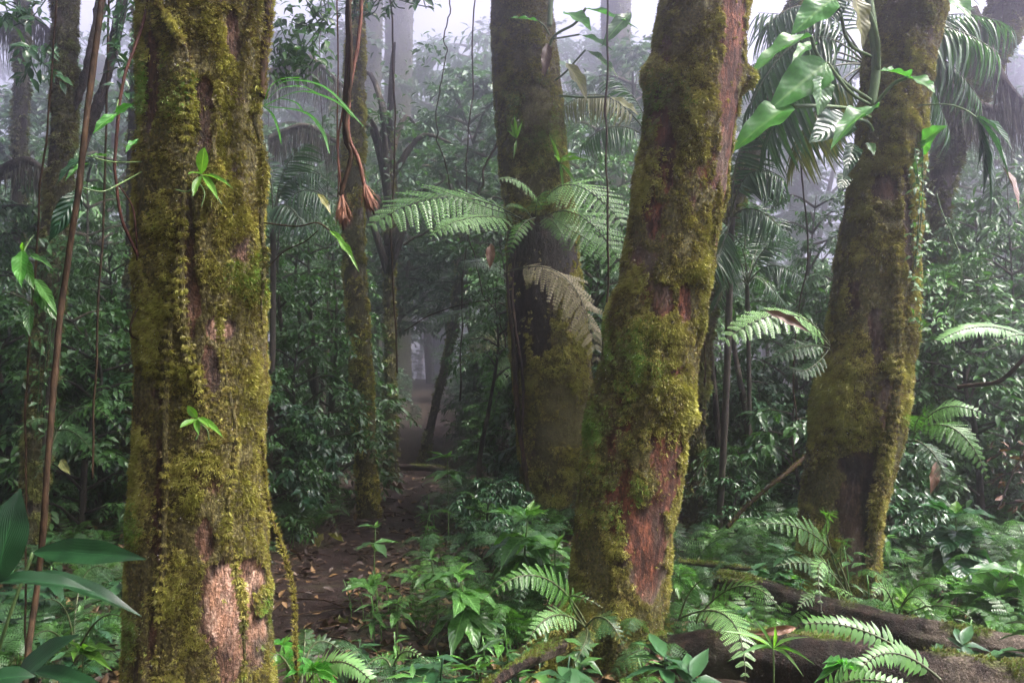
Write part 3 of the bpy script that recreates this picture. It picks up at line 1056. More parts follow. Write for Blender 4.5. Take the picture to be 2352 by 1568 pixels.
mossy_trunk([(1380, 1448, -60), (1384, 1446, 260), (1380, 1440, 600), (1376, 1444, 1040)], 30.0, M['bark_far'], (M['moss_dim'], M['moss_green']),
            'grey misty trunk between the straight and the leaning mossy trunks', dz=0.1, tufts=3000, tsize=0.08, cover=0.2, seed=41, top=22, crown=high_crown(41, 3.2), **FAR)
mossy_trunk([(296, 352, 300), (292, 340, 500), (286, 332, 760), (278, 328, 1100)], 9.0, M['bark_dark'], (M['moss_dim'], M['moss_green']),
            'dark smooth trunk half hidden behind the thick trunk at the left', dz=0.06, tufts=3500, tsize=0.05, cover=-0.05, seed=42, top=12, crown=high_crown(42, 3.2, 3400), **FAR)
mossy_trunk([(34, 62, 250), (30, 56, 480), (22, 50, 760), (14, 44, 1100)], 11.5, M['bark_dark'], (M['moss_dim'], M['moss_green']),
            'slim dark trunk at the far left edge', dz=0.08, tufts=3000, tsize=0.06, cover=0.1, seed=43, top=11, crown=high_crown(43, 2.6), **FAR)
misty = [(760, 30, 25, 'far pale trunk seen above the left palm'), (1010, 34, 30, 'far pale trunk right of the broad faded one'),
         (1480, 26, 23, 'faint grey trunk just left of the leaning red trunk'),
         (1830, 34, 21, 'faint grey trunk between the leaning red trunk and the hollow-footed one'), (2230, 30, 19, 'faint trunk right of the hollow-footed one'),
         (2330, 44, 17, 'misty trunk at the right edge'), (240, 26, 20, 'faint trunk behind the long diagonal vine'), (60, 40, 26, 'faint broad trunk at the left edge'),
         (1600, 22, 30, 'thin pale trunk deep behind the leaning red trunk')]
for k, (px, w, d, lb) in enumerate(misty):
    s = random.uniform(-25, 25)
    d *= 2.1
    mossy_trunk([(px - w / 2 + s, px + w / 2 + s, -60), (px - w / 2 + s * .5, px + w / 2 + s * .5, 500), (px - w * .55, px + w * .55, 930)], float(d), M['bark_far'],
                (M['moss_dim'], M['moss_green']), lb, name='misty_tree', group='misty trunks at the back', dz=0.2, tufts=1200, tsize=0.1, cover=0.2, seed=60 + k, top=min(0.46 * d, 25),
                crown=high_crown(60 + k, 0.085 * d, 1900, size=0.30, drop=0.2 * d), **FAR)


# ------------------------------------------------------------------ leafy trees and shrubs of the understorey
def leafy_proto(seed, H, W, b0, nb, tw, lpt, size, tpls, mat, name, hang=0.3, lean=0.3, twl=(0.22, 0.5)):
    r_ = np.random.default_rng(seed)
    wood, fol = MB(), MB()
    tp = [np.array([0, 0, -0.1])]
    for k in range(1, 5):
        tp.append(np.array([r_.normal(0, 0.06 * H * 0.4) + lean * k / 4 * r_.uniform(-.5, 1), r_.normal(0, 0.06 * H * 0.4), H * k / 4 * 0.97]))
    trunk = smooth_path(tp, 24)
    tube_mb(wood, trunk, np.linspace(0.018 * H ** 0.8 + 0.012, 0.008, 24), 7, 0.2, 6, seed)
    tws, twd, twL = [], [], []
    for b in range(nb):
        h = b0 + (1 - b0) * ((b + r_.random()) / nb)
        i0 = min(int(h * 23), 23)
        a = trunk[i0]
        az = b * 2.39996 + r_.uniform(-.5, .5)
        prof = math.sin(math.pi * min(1, (h - b0) / (1 - b0) * 0.75 + 0.25)) ** 0.6
        ln = W * 0.5 * (0.35 + 0.75 * prof) * r_.uniform(0.65, 1.1)
        up = r_.uniform(0.1, 0.6)
        e = np.array([math.cos(az), math.sin(az), 0])
        pth = smooth_path([a, a + e * ln * .4 + [0, 0, ln * up * .55], a + e * ln * .75 + [0, 0, ln * up * .6], a + e * ln + [0, 0, ln * (up * .5 - hang * .5)]], 12)
        tube_mb(wood, pth, np.linspace(0.012 * H ** 0.5, 0.003, 12), 4)
        for _ in range(tw):
            u = r_.uniform(0.22, 1.0)
            j = u * 11
            q = pth[int(j)] * (1 - j % 1) + pth[min(int(j) + 1, 11)] * (j % 1)
            d = unit(e * r_.uniform(0.2, 1.0) + np.array([-e[1], e[0], 0]) * r_.uniform(-1.1, 1.1) + [0, 0, r_.uniform(-0.5, 0.45)])
            tws.append(q), twd.append(d), twL.append(r_.uniform(*twl) * (1.1 - 0.4 * u))
    tws, twd, twL = np.array(tws), np.array(twd), np.array(twL)
    for q, d, L_ in zip(tws, twd, twL):
        e = q + d * L_ + [0, 0, -hang * L_ * 0.4]
        tube_mb(wood, np.array([q, (q + e) / 2 + [0, 0, 0.02], e]), [0.003, 0.002, 0.001], 3, cap=False)
    K = len(tws)
    for j in range(lpt):
        t = (j + 0.7) / lpt
        sgn = 1 if j % 2 else -1
        side = unit(np.cross(twd, [0, 0, 1.0]))
        p = tws + twd * (twL * t)[:, None] + np.array([0, 0, -1.0]) * (hang * 0.4 * twL * t * t)[:, None]
        d = unit(twd * (0.55 + 0.8 * (j == lpt - 1)) + side * sgn * r_.uniform(0.5, 1.0, (K, 1)) * (j < lpt - 1) + np.array([0, 0, -1.0]) * r_.uniform(0, 2 * hang, (K, 1)) + r_.normal(0, 0.15, (K, 3)))
        up = unit(np.array([0, 0, 1.0]) + r_.normal(0, 0.35, (K, 3)))
        s = size * r_.uniform(0.6, 1.15, K) * (0.75 + 0.4 * math.sin(math.pi * t))
        tl = tpls[j % len(tpls)]
        fol.inst(tl, frames(d, up) * s[:, None, None], p, np.clip(r_.normal(0.45, 0.25, K), 0, 1))
    return wood, fol


PROTO = {}


def make_proto(key, cat, *a, **k):
    wood, fol = leafy_proto(*a, **k)
    name = a[9]
    mw = wood.mesh('trunk', M['bark_dark'])
    mf = fol.mesh('crown', M[a[8]] if isinstance(a[8], str) else a[8])
    PROTO[key] = (name, cat, mw, mf, a[1])


# (seed, H, W, b0, nb, twigs, leaves, size, templates, material, name)
def mk(key, seed, H, W, b0, nb, tw, lpt, size, tpls, mat, name, cat='small tree', **kw):
    tw, nb, size = int(tw * 1.5), int(nb * 1.15), size * 1.3
    wood, fol = leafy_proto(seed, H, W, b0, nb, tw, lpt, size, tpls, mat, name, **kw)
    PROTO[key] = (name, cat, wood.mesh('trunk', M['bark_dark']), fol.mesh('crown', M[mat]), H)


mk('a', 1, 6.0, 3.6, 0.30, 26, 15, 8, 0.115, L_FAR, 'leaf_far', 'understorey_tree')
mk('b', 2, 6.0, 3.0, 0.12, 28, 13, 8, 0.10, L_FAR, 'leaf_mid', 'understorey_tree', hang=0.5)
mk('c', 3, 5.0, 3.2, 0.25, 22, 14, 7, 0.14, L_LONG, 'leaf_mid', 'understorey_tree', hang=0.7)
mk('d', 4, 7.0, 3.4, 0.45, 22, 16, 8, 0.105, L_FAR, 'leaf_far', 'understorey_tree', hang=0.2)
mk('e', 5, 3.0, 2.2, 0.10, 20, 12, 7, 0.10, L_MED, 'leaf_mid', 'leafy_shrub', 'shrub', hang=0.4)
mk('f', 6, 2.2, 1.9, 0.08, 18, 11, 7, 0.115, L_MED, 'leaf_dark', 'leafy_shrub', 'shrub', hang=0.6)
mk('g', 7, 2.4, 2.0, 0.15, 15, 9, 6, 0.16, L_LONG, 'leaf_mid', 'leafy_shrub', 'shrub', hang=0.6)
mk('h', 8, 1.2, 1.2, 0.05, 13, 7, 6, 0.085, L_MED, 'leaf_dark', 'leafy_shrub', 'shrub', hang=0.3, twl=(0.12, 0.3))
mk('i', 9, 2.6, 1.9, 0.12, 11, 5, 5, 0.22, L_FINE, 'leaf_mid', 'leafy_shrub', 'shrub', hang=0.5)
mk('j', 10, 6.5, 1.7, 0.62, 11, 6, 6, 0.12, L_MED, 'leaf_mid', 'sapling', 'sapling', hang=0.4)
GENERIC = []                                   # (object, base words) labelled at the end


def put(key, px, d, top=None, gy=None, sc=None, sx=1.0):
    name, cat, mw, mf, H = PROTO[key]
    p = P(px, 900, d)
    x, y = p[0], p[1]
    z = float(gz(x, y))
    if sc is None:
        zt = P(px, top, d)[2]
        sc = max(0.25, (zt - z) / (H * 1.0))
    t = thing(name, '', cat, (x, y, z))
    t.rotation_euler = (0, 0, random.uniform(0, 6.28))
    t.scale = (sc * sx, sc * sx, sc)
    for nm, me in (('trunk', mw), ('crown', mf)):
        o = bpy.data.objects.new(nm, me)
        COL.objects.link(o)
        o.parent = t
    GENERIC.append((t, {'a': 'slender small-leaved tree', 'b': 'bushy low-branching tree', 'c': 'long-leaved drooping tree', 'd': 'high-crowned slim tree',
                        'e': 'pointed-leaved shrub', 'f': 'dark bushy shrub', 'g': 'long-leaved shrub', 'h': 'low dark shrub', 'i': 'large-leaved shrub', 'j': 'thin bare-stemmed sapling'}[key]))
    return t


# misty middle distance, placed after the photograph: (kind, px, depth, top py)
for (k, px, d, top) in [
    ('f', 955, 24, 930), ('e', 1035, 27, 840), ('b', 1065, 30, 640), ('a', 925, 34, 560), ('d', 985, 44, 480), ('b', 1020, 50, 600), ('a', 960, 56, 420), ('f', 1000, 36, 880), ('e', 945, 40, 800),
    ('d', 1080, 40, 40), ('a', 990, 36, 110), ('c', 1110, 33, 30), ('d', 700, 30, -40), ('a', 650, 50, 160), ('d', 720, 40, 40), ('a', 1110, 44, 150), ('a', 1330, 42, 40), ('d', 1480, 46, 20),
    ('a', 1800, 42, 300), ('d', 1740, 50, 180), ('a', 2250, 44, 120), ('d', 60, 44, 60), ('a', 200, 40, 160),
    ('d', 1085, 13.5, 175), ('d', 1060, 19, 230), ('a', 1140, 15.5, 120), ('d', 915, 19, 300), ('d', 1110, 12.5, 260), ('b', 700, 12, 660),
    ('e', 760, 11.5, 700), ('b', 550, 9.5, 600), ('e', 680, 9, 740), ('d', 915, 15.5, 380), ('a', 870, 19, 330), ('b', 790, 15, 420),
    ('a', 600, 18, 200), ('b', 1240, 12, 560), ('c', 1250, 10.5, 620), ('e', 1190, 10, 860), ('b', 1380, 13, 230), ('a', 1440, 16, 120),
    ('b', 1340, 12, 330), ('c', 1420, 11, 420), ('e', 1380, 9.5, 560), ('f', 1360, 9, 760), ('a', 1500, 19, 80), ('b', 1895, 13, 560),
    ('b', 1880, 11, 420), ('e', 1850, 12, 640), ('e', 1830, 9.5, 640), ('b', 1640, 14, 760), ('f', 1650, 10, 830), ('f', 1740, 10.5, 820),
    ('b', 2180, 10, 440), ('b', 2260, 9, 470), ('e', 2160, 8, 620), ('b', 2330, 8, 520), ('e', 2240, 7.4, 700), ('a', 2150, 14, 300),
    ('a', 2290, 15, 250), ('d', 2180, 18, 40), ('b', 60, 9.5, 420), ('b', 180, 11, 350), ('a', 20, 13, 240), ('b', 240, 9, 520),
    ('c', 260, 13, 280), ('e', 200, 7.8, 700), ('e', 30, 8, 660), ('f', 110, 8.4, 800), ('a', 120, 16, 130), ('a', 250, 19, 100),
    ('c', -60, 9, 350), ('c', 2420, 9.5, 350), ('d', 1280, 39, 0), ('d', 1760, 34, 120), ('d', 1900, 30, 60), ('d', 460, 33, 60),
    ('d', 330, 37, 0), ('a', 1640, 20, 380), ('b', 790, 13.2, 600), ('f', 810, 12, 900), ('d', 900, 20, 520), ('b', 1265, 18, 460),
    ('c', 1200, 17, 700), ('f', 1140, 13, 930), ('b', 1200, 12, 420), ('b', 560, 11, 400), ('b', 450, 13, 400), ('e', 600, 8, 850),
    ('e', 400, 9, 700), ('e', 1480, 9.3, 700), ('c', 1530, 12, 420), ('c', 1960, 9, 600), ('b', 2060, 11, 400), ('e', 2020, 8, 760)]:
    if d >= 12:
        d *= 1.3
    put(k, px, d, top)
for j in range(48):                            # the far wall of trees
    d = random.uniform(32, 80)
    px = random.uniform(-300, 2650)
    if abs(px - 1000) < 125 or abs(px - 1745) < 70 or abs(px - 690) < 50 or (abs(px - 2280) < 50 and d < 50) or abs(px - 60) < 50:
        continue
    put(random.choice('aabd'), px, d, random.uniform(470, 760), sx=random.uniform(1.0, 1.7))
for j in range(34):                            # thin saplings whose stems show
    d = random.uniform(7.5, 18)
    px = random.choice([random.uniform(0, 330), random.uniform(610, 800), random.uniform(1110, 1200), random.uniform(1340, 1480), random.uniform(1600, 1900), random.uniform(2080, 2352)])
    put('j', px, d, random.uniform(380, 680))
# unseen trees added beside and behind the camera to block side light
for (x, y, sc_) in [(-5.5, 1.0, 1.9), (-7, 4.5, 2.0), (-4.5, -3.5, 1.8), (-8, -1, 2.1), (-1.5, -6.5, 1.9), (-6.5, -7, 2.0), (2.5, -8, 1.8), (-9.5, 8, 2.0),
                    (-11, 3, 2.1), (-3, -8.5, 2.0), (-12, 11, 2.1)]:
    put('b', float(pix((x, y if y > 0.1 else 0.1, 1.5))[0]) if False else 0, 1.0, sc=sc_).location = (x, y, float(gz(x, y)))
# the undergrowth on both sides of the path
cnt = 0
while cnt < 120:
    d = random.uniform(6.5, 16)
    px = random.uniform(-150, 2500)
    p = P(px, 900, d)
    if abs(p[0] - path_x(p[1])) < 0.95 + 0.02 * d:
        continue
    if 1240 < px < 1640 and d < 7.5:
        continue
    if 760 < px < 910 and d < 10.5:
        continue
    cnt += 1
    put(random.choice('fffhhhegi'), px, d, sc=random.uniform(0.35, 0.75) * (1.0 if d > 8 else 0.75))


# ------------------------------------------------------------------ ferns
def frond_mb(mb, rib, c0, c1, c2, wside, n=26, tpl=PINNA, tint=0.5, up=None, shape='tri', droop=0.0, seed=0, ribw=0.006, start=0.12, wj=0.0, roll=0.0):
    """bezier frond from c0 over c1 to c2, half width wside metres"""
    r_ = np.random.default_rng(seed)
    n = max(9, int(n * 0.62)) if tpl is PINNA else n
    t = np.linspace(0, 1, 40)[:, None]
    c0, c1, c2 = map(np.asarray, (c0, c1, c2))
    ctrl = 2 * c1 - 0.5 * (c0 + c2)
    cur = (1 - t) ** 2 * c0 + 2 * t * (1 - t) * ctrl + t * t * c2
    tube_mb(rib, cur, np.linspace(ribw, ribw * 0.25, 40), 4, cap=False)
    tube_mb(mb, cur, np.linspace(ribw, ribw * 0.25, 40) * 0.7, 4, cap=False, attr=(0.3, 0.5, 0))
    u = start + (1 - start) * (np.arange(n) + 0.5) / n
    pos = np.stack([np.interp(u, t[:, 0], cur[:, k]) for k in range(3)], 1)
    tg = unit(np.stack([np.interp(u, t[:, 0], np.gradient(cur[:, k])) for k in range(3)], 1))
    if up is None:
        up = np.array([0, -1.0, 0.85])
    nrm = np.cross(np.cross(tg, up), tg)
    nrm = unit(nrm)
    side = np.cross(tg, nrm)
    if roll:
        nrm, side = nrm * math.cos(roll) + side * math.sin(roll), side * math.cos(roll) - nrm * math.sin(roll)
    uu = (u - start) / (1 - start)
    if shape == 'tri':
        w = (1 - uu) ** 0.8 * (0.55 + 0.45 * np.minimum(1, uu * 5))
    elif shape == 'lance':
        w = np.sin(math.pi * (0.12 + 0.86 * uu)) ** 0.8
    else:
        w = np.clip(1.15 - uu, 0, 1) ** 0.45 * (0.6 + 0.4 * np.minimum(1, uu * 6))
    w = np.maximum(w, 0.06)
    gone = r_.random(n) < 0.05
    w = np.where(gone, 0.5 * w, w * r_.uniform(0.88, 1.06, n))
    L = np.linalg.norm(np.diff(cur, axis=0), axis=1).sum()
    for s in (-1, 1):
        d = unit(side * s + tg * 0.42 - nrm * 0.0 + np.array([0, 0, -1.0]) * (0.22 + droop) + r_.normal(0, 0.05 + wj, (n, 3)))
        F = frames(d, nrm)
        ln = wside * w * r_.uniform(0.9, 1.08, n)
        F = F * ln[:, None, None]
        wx = (L * (1 - start) / n) / 0.37
        F[:, :, 0] = unit(F[:, :, 0]) * np.minimum(wx, 1.3 * ln + 0.01)[:, None] * (1.0 if tpl is not PINNA_TOOTH else 1.5)
        mb.inst(tpl, F, pos, np.clip(tint + r_.normal(0, 0.12, n), 0, 1))


def fern(name, label, base, fronds, mat='fern', group=None, cat='fern'):
    """fronds: (p0, p1, p2) as (px, py, depth) triples, half width px, style"""
    bz = np.asarray(base, float)
    t = thing(name, label, cat, bz, group)
    for k, f in enumerate(fronds):
        (a, b, c, w), kw = f[:4], (f[4] if len(f) > 4 else {})
        kw = dict(kw)
        m_ = kw.pop('mat', mat)
        lb = kw.pop('label', None)
        A, B, C_ = (P(*q) for q in (a, b, c))
        fm, rb = MB(), MB()
        frond_mb(fm, rb, A, B, C_, w / FPX * b[2], seed=k + int(a[0]), **kw)
        o = part('frond', fm, M[m_], t, label=lb)
        ro = MB().add(*rb.arrays())
        part('rib', ro, M['rachis'], o)
    return t


def part_sub_fix():
    pass


# ferns growing from the collar of the straight trunk
fern('epiphytic_fern', 'spray of pale arching fern fronds growing from the collar of the straight trunk', P(1215, 505, 7.6), [
    ((1200, 505, 7.5), (1030, 452, 7.0), (852, 520, 6.6), 105, dict(n=34, mat='fern_pale', shape='lance')),
    ((1195, 500, 7.5), (1100, 470, 7.1), (1000, 432, 7.0), 74, dict(n=26, mat='fern', shape='tri')),
    ((1190, 510, 7.5), (1080, 500, 6.8), (985, 550, 6.5), 84, dict(n=26, mat='fern_pale', shape='tri')),
    ((1245, 480, 7.6), (1200, 420, 7.3), (1140, 414, 7.1), 52, dict(n=22, mat='fern_pale', shape='tri')),
    ((1240, 480, 7.6), (1320, 425, 7.2), (1440, 528, 6.8), 84, dict(n=34, mat='fern_pale', shape='lance')),
    ((1250, 500, 7.6), (1340, 500, 7.2), (1440, 630, 6.9), 84, dict(n=30, mat='fern_pale', shape='lance')),  # right-hand fronds: the pale green stands in for light missing there
    ((1240, 500, 7.6), (1280, 520, 7.2), (1300, 590, 7.1), 40, dict(n=22, mat='fern', shape='tri')),
    ((1260, 490, 7.7), (1370, 560, 7.4), (1450, 570, 7.2), 70, dict(n=24, mat='fern', shape='tri')),
    ((1230, 500, 7.6), (1190, 530, 7.2), (1165, 610, 7.1), 36, dict(n=20, mat='fern', shape='tri')),
    ((1230, 500, 7.6), (1240, 450, 7.3), (1270, 440, 7.1), 40, dict(n=18, mat='fern', shape='tri')),
    ((1220, 500, 7.6), (1190, 470, 7.3), (1160, 480, 7.1), 36, dict(n=18, mat='fern', shape='tri')),
], 'fern_pale')
fern('fallen_frond', 'single withered silvery fern frond drooping across the straight trunk', P(1165, 625, 7.2), [
    ((1160, 628, 7.3), (1300, 640, 6.9), (1372, 835, 6.7), 78, dict(n=28, mat='fern_dead', shape='lance', droop=0.45, wj=0.1))], 'fern_dead', cat='dead frond')
fern('tree_fern', 'yellowing fern hanging in the shade left of the straight trunk', P(1170, 830, 9.3), [
    ((1190, 850, 9.4), (1120, 780, 9.1), (1050, 860, 8.8), 60, dict(n=22, mat='leaf_olive')), ((1190, 860, 9.4), (1150, 850, 9.0), (1100, 980, 8.8), 66, dict(n=24)),
    ((1190, 850, 9.4), (1140, 920, 9.0), (1150, 1010, 8.8), 60, dict(n=24)), ((1190, 850, 9.4), (1160, 820, 9.2), (1130, 870, 8.9), 50, dict(n=20))], 'fern')
fern('tree_fern', 'long thin fern fronds reaching left below the straight trunk collar', P(1180, 640, 9.2), [
    ((1180, 690, 9.2), (1050, 720, 8.8), (960, 745, 8.6), 34, dict(n=26, start=0.3)), ((1180, 640, 9.2), (1100, 600, 8.8), (1040, 640, 8.6), 44, dict(n=24)),
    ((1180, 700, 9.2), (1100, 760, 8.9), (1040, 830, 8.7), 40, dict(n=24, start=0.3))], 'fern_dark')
fern('tree_fern', 'pale fern with a brown leaf caught on it left of the hollow-footed trunk', P(1905, 800, 5.4), [
    ((1905, 790, 5.4), (1800, 722, 5.0), (1642, 800, 4.8), 58, dict(n=30, mat='fern_pale', shape='lance')),
    ((1905, 795, 5.4), (1840, 740, 5.1), (1760, 715, 5.0), 46, dict(n=24, mat='fern_pale')),
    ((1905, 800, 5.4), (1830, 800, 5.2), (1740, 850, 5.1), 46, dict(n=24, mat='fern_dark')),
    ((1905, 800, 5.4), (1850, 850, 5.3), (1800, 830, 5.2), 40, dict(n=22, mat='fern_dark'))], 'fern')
fern('tree_fern', 'bright fern reaching in from the right edge at mid height', P(2420, 830, 4.1), [
    ((2430, 820, 4.2), (2290, 752, 4.0), (2160, 782, 3.9), 38, dict(n=30, mat='fern_pale', shape='par', tpl=PINNA_TOOTH)),
    ((2430, 830, 4.2), (2360, 770, 4.0), (2270, 800, 3.9), 40, dict(n=24, mat='fern'))], 'fern')
fern('tree_fern', 'broad fern with one light and one dark frond right of the hollow-footed trunk', P(2110, 1010, 5.2), [
    ((2095, 1010, 5.2), (2170, 935, 4.9), (2280, 965, 4.8), 62, dict(n=28, mat='fern_pale')),
    ((2100, 990, 5.2), (2200, 990, 4.9), (2275, 1120, 4.8), 74, dict(n=30, mat='fern')),
    ((2100, 1000, 5.2), (2110, 960, 5.0), (2150, 925, 4.9), 40, dict(n=20, mat='fern')),
    ((2100, 1010, 5.2), (2150, 1050, 5.0), (2180, 1130, 4.9), 56, dict(n=24, mat='fern_dark'))], 'fern')
g1 = on_ground(1960, 1425)
fern('ground_fern', 'tall fern arching in front of the hollow foot of the right trunk', g1, [
    ((1965, 1420, 4.9), (1885, 1240, 4.75), (1715, 1208, 4.5), 56, dict(n=22, start=0.42, mat='fern')),
    ((1965, 1420, 4.9), (1900, 1230, 4.75), (1925, 1172, 4.5), 44, dict(n=18, start=0.5, mat='fern')),
    ((1965, 1420, 4.9), (1900, 1310, 4.7), (1780, 1300, 4.5), 50, dict(n=22, start=0.38)),
    ((1965, 1420, 4.9), (1930, 1270, 4.8), (1965, 1240, 4.6), 40, dict(n=18, start=0.4)),
    ((1965, 1420, 4.9), (1920, 1350, 4.6), (1975, 1385, 4.3), 44, dict(n=20, start=0.3, mat='fern_pale')),
    ((1965, 1420, 4.9), (1890, 1370, 4.6), (1830, 1400, 4.4), 42, dict(n=20, start=0.3)),
    ((1965, 1420, 4.9), (1890, 1290, 4.7), (1890, 1420, 4.3), 40, dict(n=22, start=0.3, mat='fern_pale'))], 'fern')
fern('ground_fern', 'bright arching fern at the left foot of the leaning red trunk', on_ground(1345, 1560), [
    ((1345, 1430, 3.9), (1235, 1322, 3.65), (1100, 1388, 3.5), 62, dict(n=26, mat='fern')),
    ((1345, 1440, 3.9), (1265, 1415, 3.6), (1195, 1510, 3.45), 54, dict(n=24, mat='fern_pale')),
    ((1345, 1440, 3.9), (1310, 1370, 3.7), (1385, 1395, 3.6), 36, dict(n=20)),
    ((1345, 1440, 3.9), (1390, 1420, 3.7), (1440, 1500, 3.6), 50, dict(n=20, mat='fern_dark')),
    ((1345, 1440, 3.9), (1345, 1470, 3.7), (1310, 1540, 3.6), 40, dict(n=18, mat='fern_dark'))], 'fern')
fern('ground_fern', 'sprawling fern with light hanging fronds right of the leaning red trunk', on_ground(1600, 1500), [
    ((1560, 1420, 3.9), (1670, 1415, 3.5), (1712, 1560, 3.2), 50, dict(n=24, mat='fern_pale', shape='lance')),
    ((1600, 1420, 4.0), (1700, 1345, 3.7), (1795, 1402, 3.5), 48, dict(n=24)),
    ((1560, 1420, 3.9), (1600, 1340, 3.8), (1660, 1330, 3.7), 40, dict(n=20, mat='fern_dark')),
    ((1600, 1430, 3.9), (1640, 1400, 3.7), (1760, 1450, 3.5), 40, dict(n=20))], 'fern')
fern('ground_fern', 'coarse light green fern lying over the lower log', P(2130, 1550, 3.1), [
    ((2130, 1540, 3.1), (1990, 1450, 3.1), (1848, 1432, 3.1), 46, dict(n=18, mat='fern', shape='par', tpl=PINNA_TOOTH)),
    ((2160, 1560, 3.0), (2060, 1500, 3.0), (1980, 1530, 2.9), 42, dict(n=14, mat='fern', shape='par', tpl=PINNA_TOOTH)),
    ((1870, 1600, 2.8), (1980, 1560, 2.75), (2110, 1590, 2.7), 40, dict(n=18, mat='fern', shape='par', tpl=PINNA_TOOTH))], 'fern')
fern('ground_fern', 'low fern behind the upper log right of the hollow foot', on_ground(2060, 1440), [
    ((2060, 1420, 4.5), (2110, 1345, 4.4), (2190, 1360, 4.3), 40, dict(n=20)), ((2060, 1420, 4.5), (2030, 1350, 4.4), (2000, 1380, 4.3), 36, dict(n=18, mat='fern_pale')),
    ((2060, 1420, 4.5), (2100, 1370, 4.4), (2150, 1430, 4.2), 40, dict(n=20, mat='fern_pale')), ((2060, 1420, 4.5), (2160, 1390, 4.3), (2240, 1430, 4.1), 40, dict(n=20))], 'fern')
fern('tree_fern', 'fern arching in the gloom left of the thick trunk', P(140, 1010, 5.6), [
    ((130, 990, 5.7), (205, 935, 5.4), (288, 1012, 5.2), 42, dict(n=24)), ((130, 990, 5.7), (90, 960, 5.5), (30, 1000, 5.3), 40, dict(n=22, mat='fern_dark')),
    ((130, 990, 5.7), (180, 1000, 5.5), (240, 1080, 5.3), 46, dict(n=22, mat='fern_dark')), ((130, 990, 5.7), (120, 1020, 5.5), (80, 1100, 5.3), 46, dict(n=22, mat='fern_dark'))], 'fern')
fern('ground_fern', 'bright fern at the bottom edge right of the thick trunk', on_ground(700, 1600), [
    ((690, 1600, 3.0), (650, 1510, 2.95), (620, 1520, 2.9), 42, dict(n=16, mat='fern')), ((690, 1600, 3.0), (760, 1520, 2.9), (850, 1560, 2.8), 44, dict(n=22, mat='fern_pale', tpl=PINNA_TOOTH, shape='par')),
    ((690, 1600, 3.0), (720, 1480, 3.1), (790, 1500, 3.1), 46, dict(n=20, mat='fern_dark')), ((690, 1600, 3.0), (700, 1470, 3.2), (700, 1450, 3.2), 40, dict(n=18, mat='fern_dark'))], 'fern')
fern('ground_fern', 'small bright fern at the bottom centre', on_ground(930, 1560), [
    ((900, 1545, 3.5), (930, 1495, 3.45), (985, 1522, 3.4), 26, dict(n=18, mat='fern_pale')), ((900, 1545, 3.5), (880, 1510, 3.5), (840, 1530, 3.4), 26, dict(n=16)),
    ((900, 1545, 3.5), (920, 1540, 3.4), (980, 1560, 3.3), 26, dict(n=16))], 'fern')
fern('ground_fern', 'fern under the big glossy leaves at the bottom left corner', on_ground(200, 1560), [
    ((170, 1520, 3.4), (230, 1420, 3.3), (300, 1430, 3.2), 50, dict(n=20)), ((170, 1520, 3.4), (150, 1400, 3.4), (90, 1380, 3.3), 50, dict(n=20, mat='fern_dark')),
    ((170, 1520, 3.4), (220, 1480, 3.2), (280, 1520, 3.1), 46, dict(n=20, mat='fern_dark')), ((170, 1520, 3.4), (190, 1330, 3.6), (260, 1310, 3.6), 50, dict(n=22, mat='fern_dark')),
    ((170, 1520, 3.4), (120, 1450, 3.3), (60, 1480, 3.2), 46, dict(n=20))], 'fern')

# smaller ferns scattered through the undergrowth: four models and their copies
FERN_P = []
for k in range(5):
    r_ = np.random.default_rng(200 + k)
    fm, rb = MB(), MB()
    nf = 6 + k % 3
    for j in range(nf):
        az = j * 6.283 / nf + r_.uniform(-.3, .3)
        ln = r_.uniform(0.42, 0.7)
        e = np.array([math.cos(az), math.sin(az), 0])
        hz = r_.uniform(0.3, 0.5)
        frond_mb(fm, rb, np.array([0, 0, 0.0]), e * ln * 0.5 + [0, 0, hz], e * ln + [0, 0, hz * r_.uniform(0.3, 0.9)], 0.13 * r_.uniform(0.8, 1.2), n=15,
                 tpl=PINNA_LOW, up=np.array([0, 0, 1.0]), seed=k * 10 + j, shape=('tri', 'lance')[k % 2], ribw=0.004)
    fm.add(*rb.arrays())
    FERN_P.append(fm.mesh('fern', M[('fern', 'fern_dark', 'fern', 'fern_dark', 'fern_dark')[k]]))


def place_mesh(me, name, cat, x, y, s, words, zoff=0.0, tilt=0.12):
    o = bpy.data.objects.new(name, me)
    COL.objects.link(o)
    o.location = (x, y, float(gz(x, y)) + zoff)
    o.rotation_euler = (random.uniform(-tilt, tilt), random.uniform(-tilt, tilt), random.uniform(0, 6.28))
    o.scale = (s, s, s)
    o['category'] = cat
    GENERIC.append((o, words))
    return o


def free_spot(x, y, gap=0.55):
    return abs(x - path_x(y)) > gap


cnt = 0
while cnt < 190:
    d = 3.4 + random.random() ** 1.2 * 9.5
    px = random.uniform(-60, 2420)
    p = P(px, 900, d)
    if not free_spot(p[0], p[1], 0.58):
        continue
    if 620 < px < 1200 and d < 5.6 and random.random() < 0.82:
        continue
    if d < 4.2 and 1650 < px:
        continue
    cnt += 1
    k = random.randrange(5)
    place_mesh(FERN_P[k], 'ground_fern', 'fern', p[0], p[1], random.uniform(0.5, 1.0) * (0.8 if d < 6 else 1.1),
               ('mid green fern', 'dark green fern', 'broad green fern', 'dark narrow-fronded fern', 'dark spreading fern')[k])


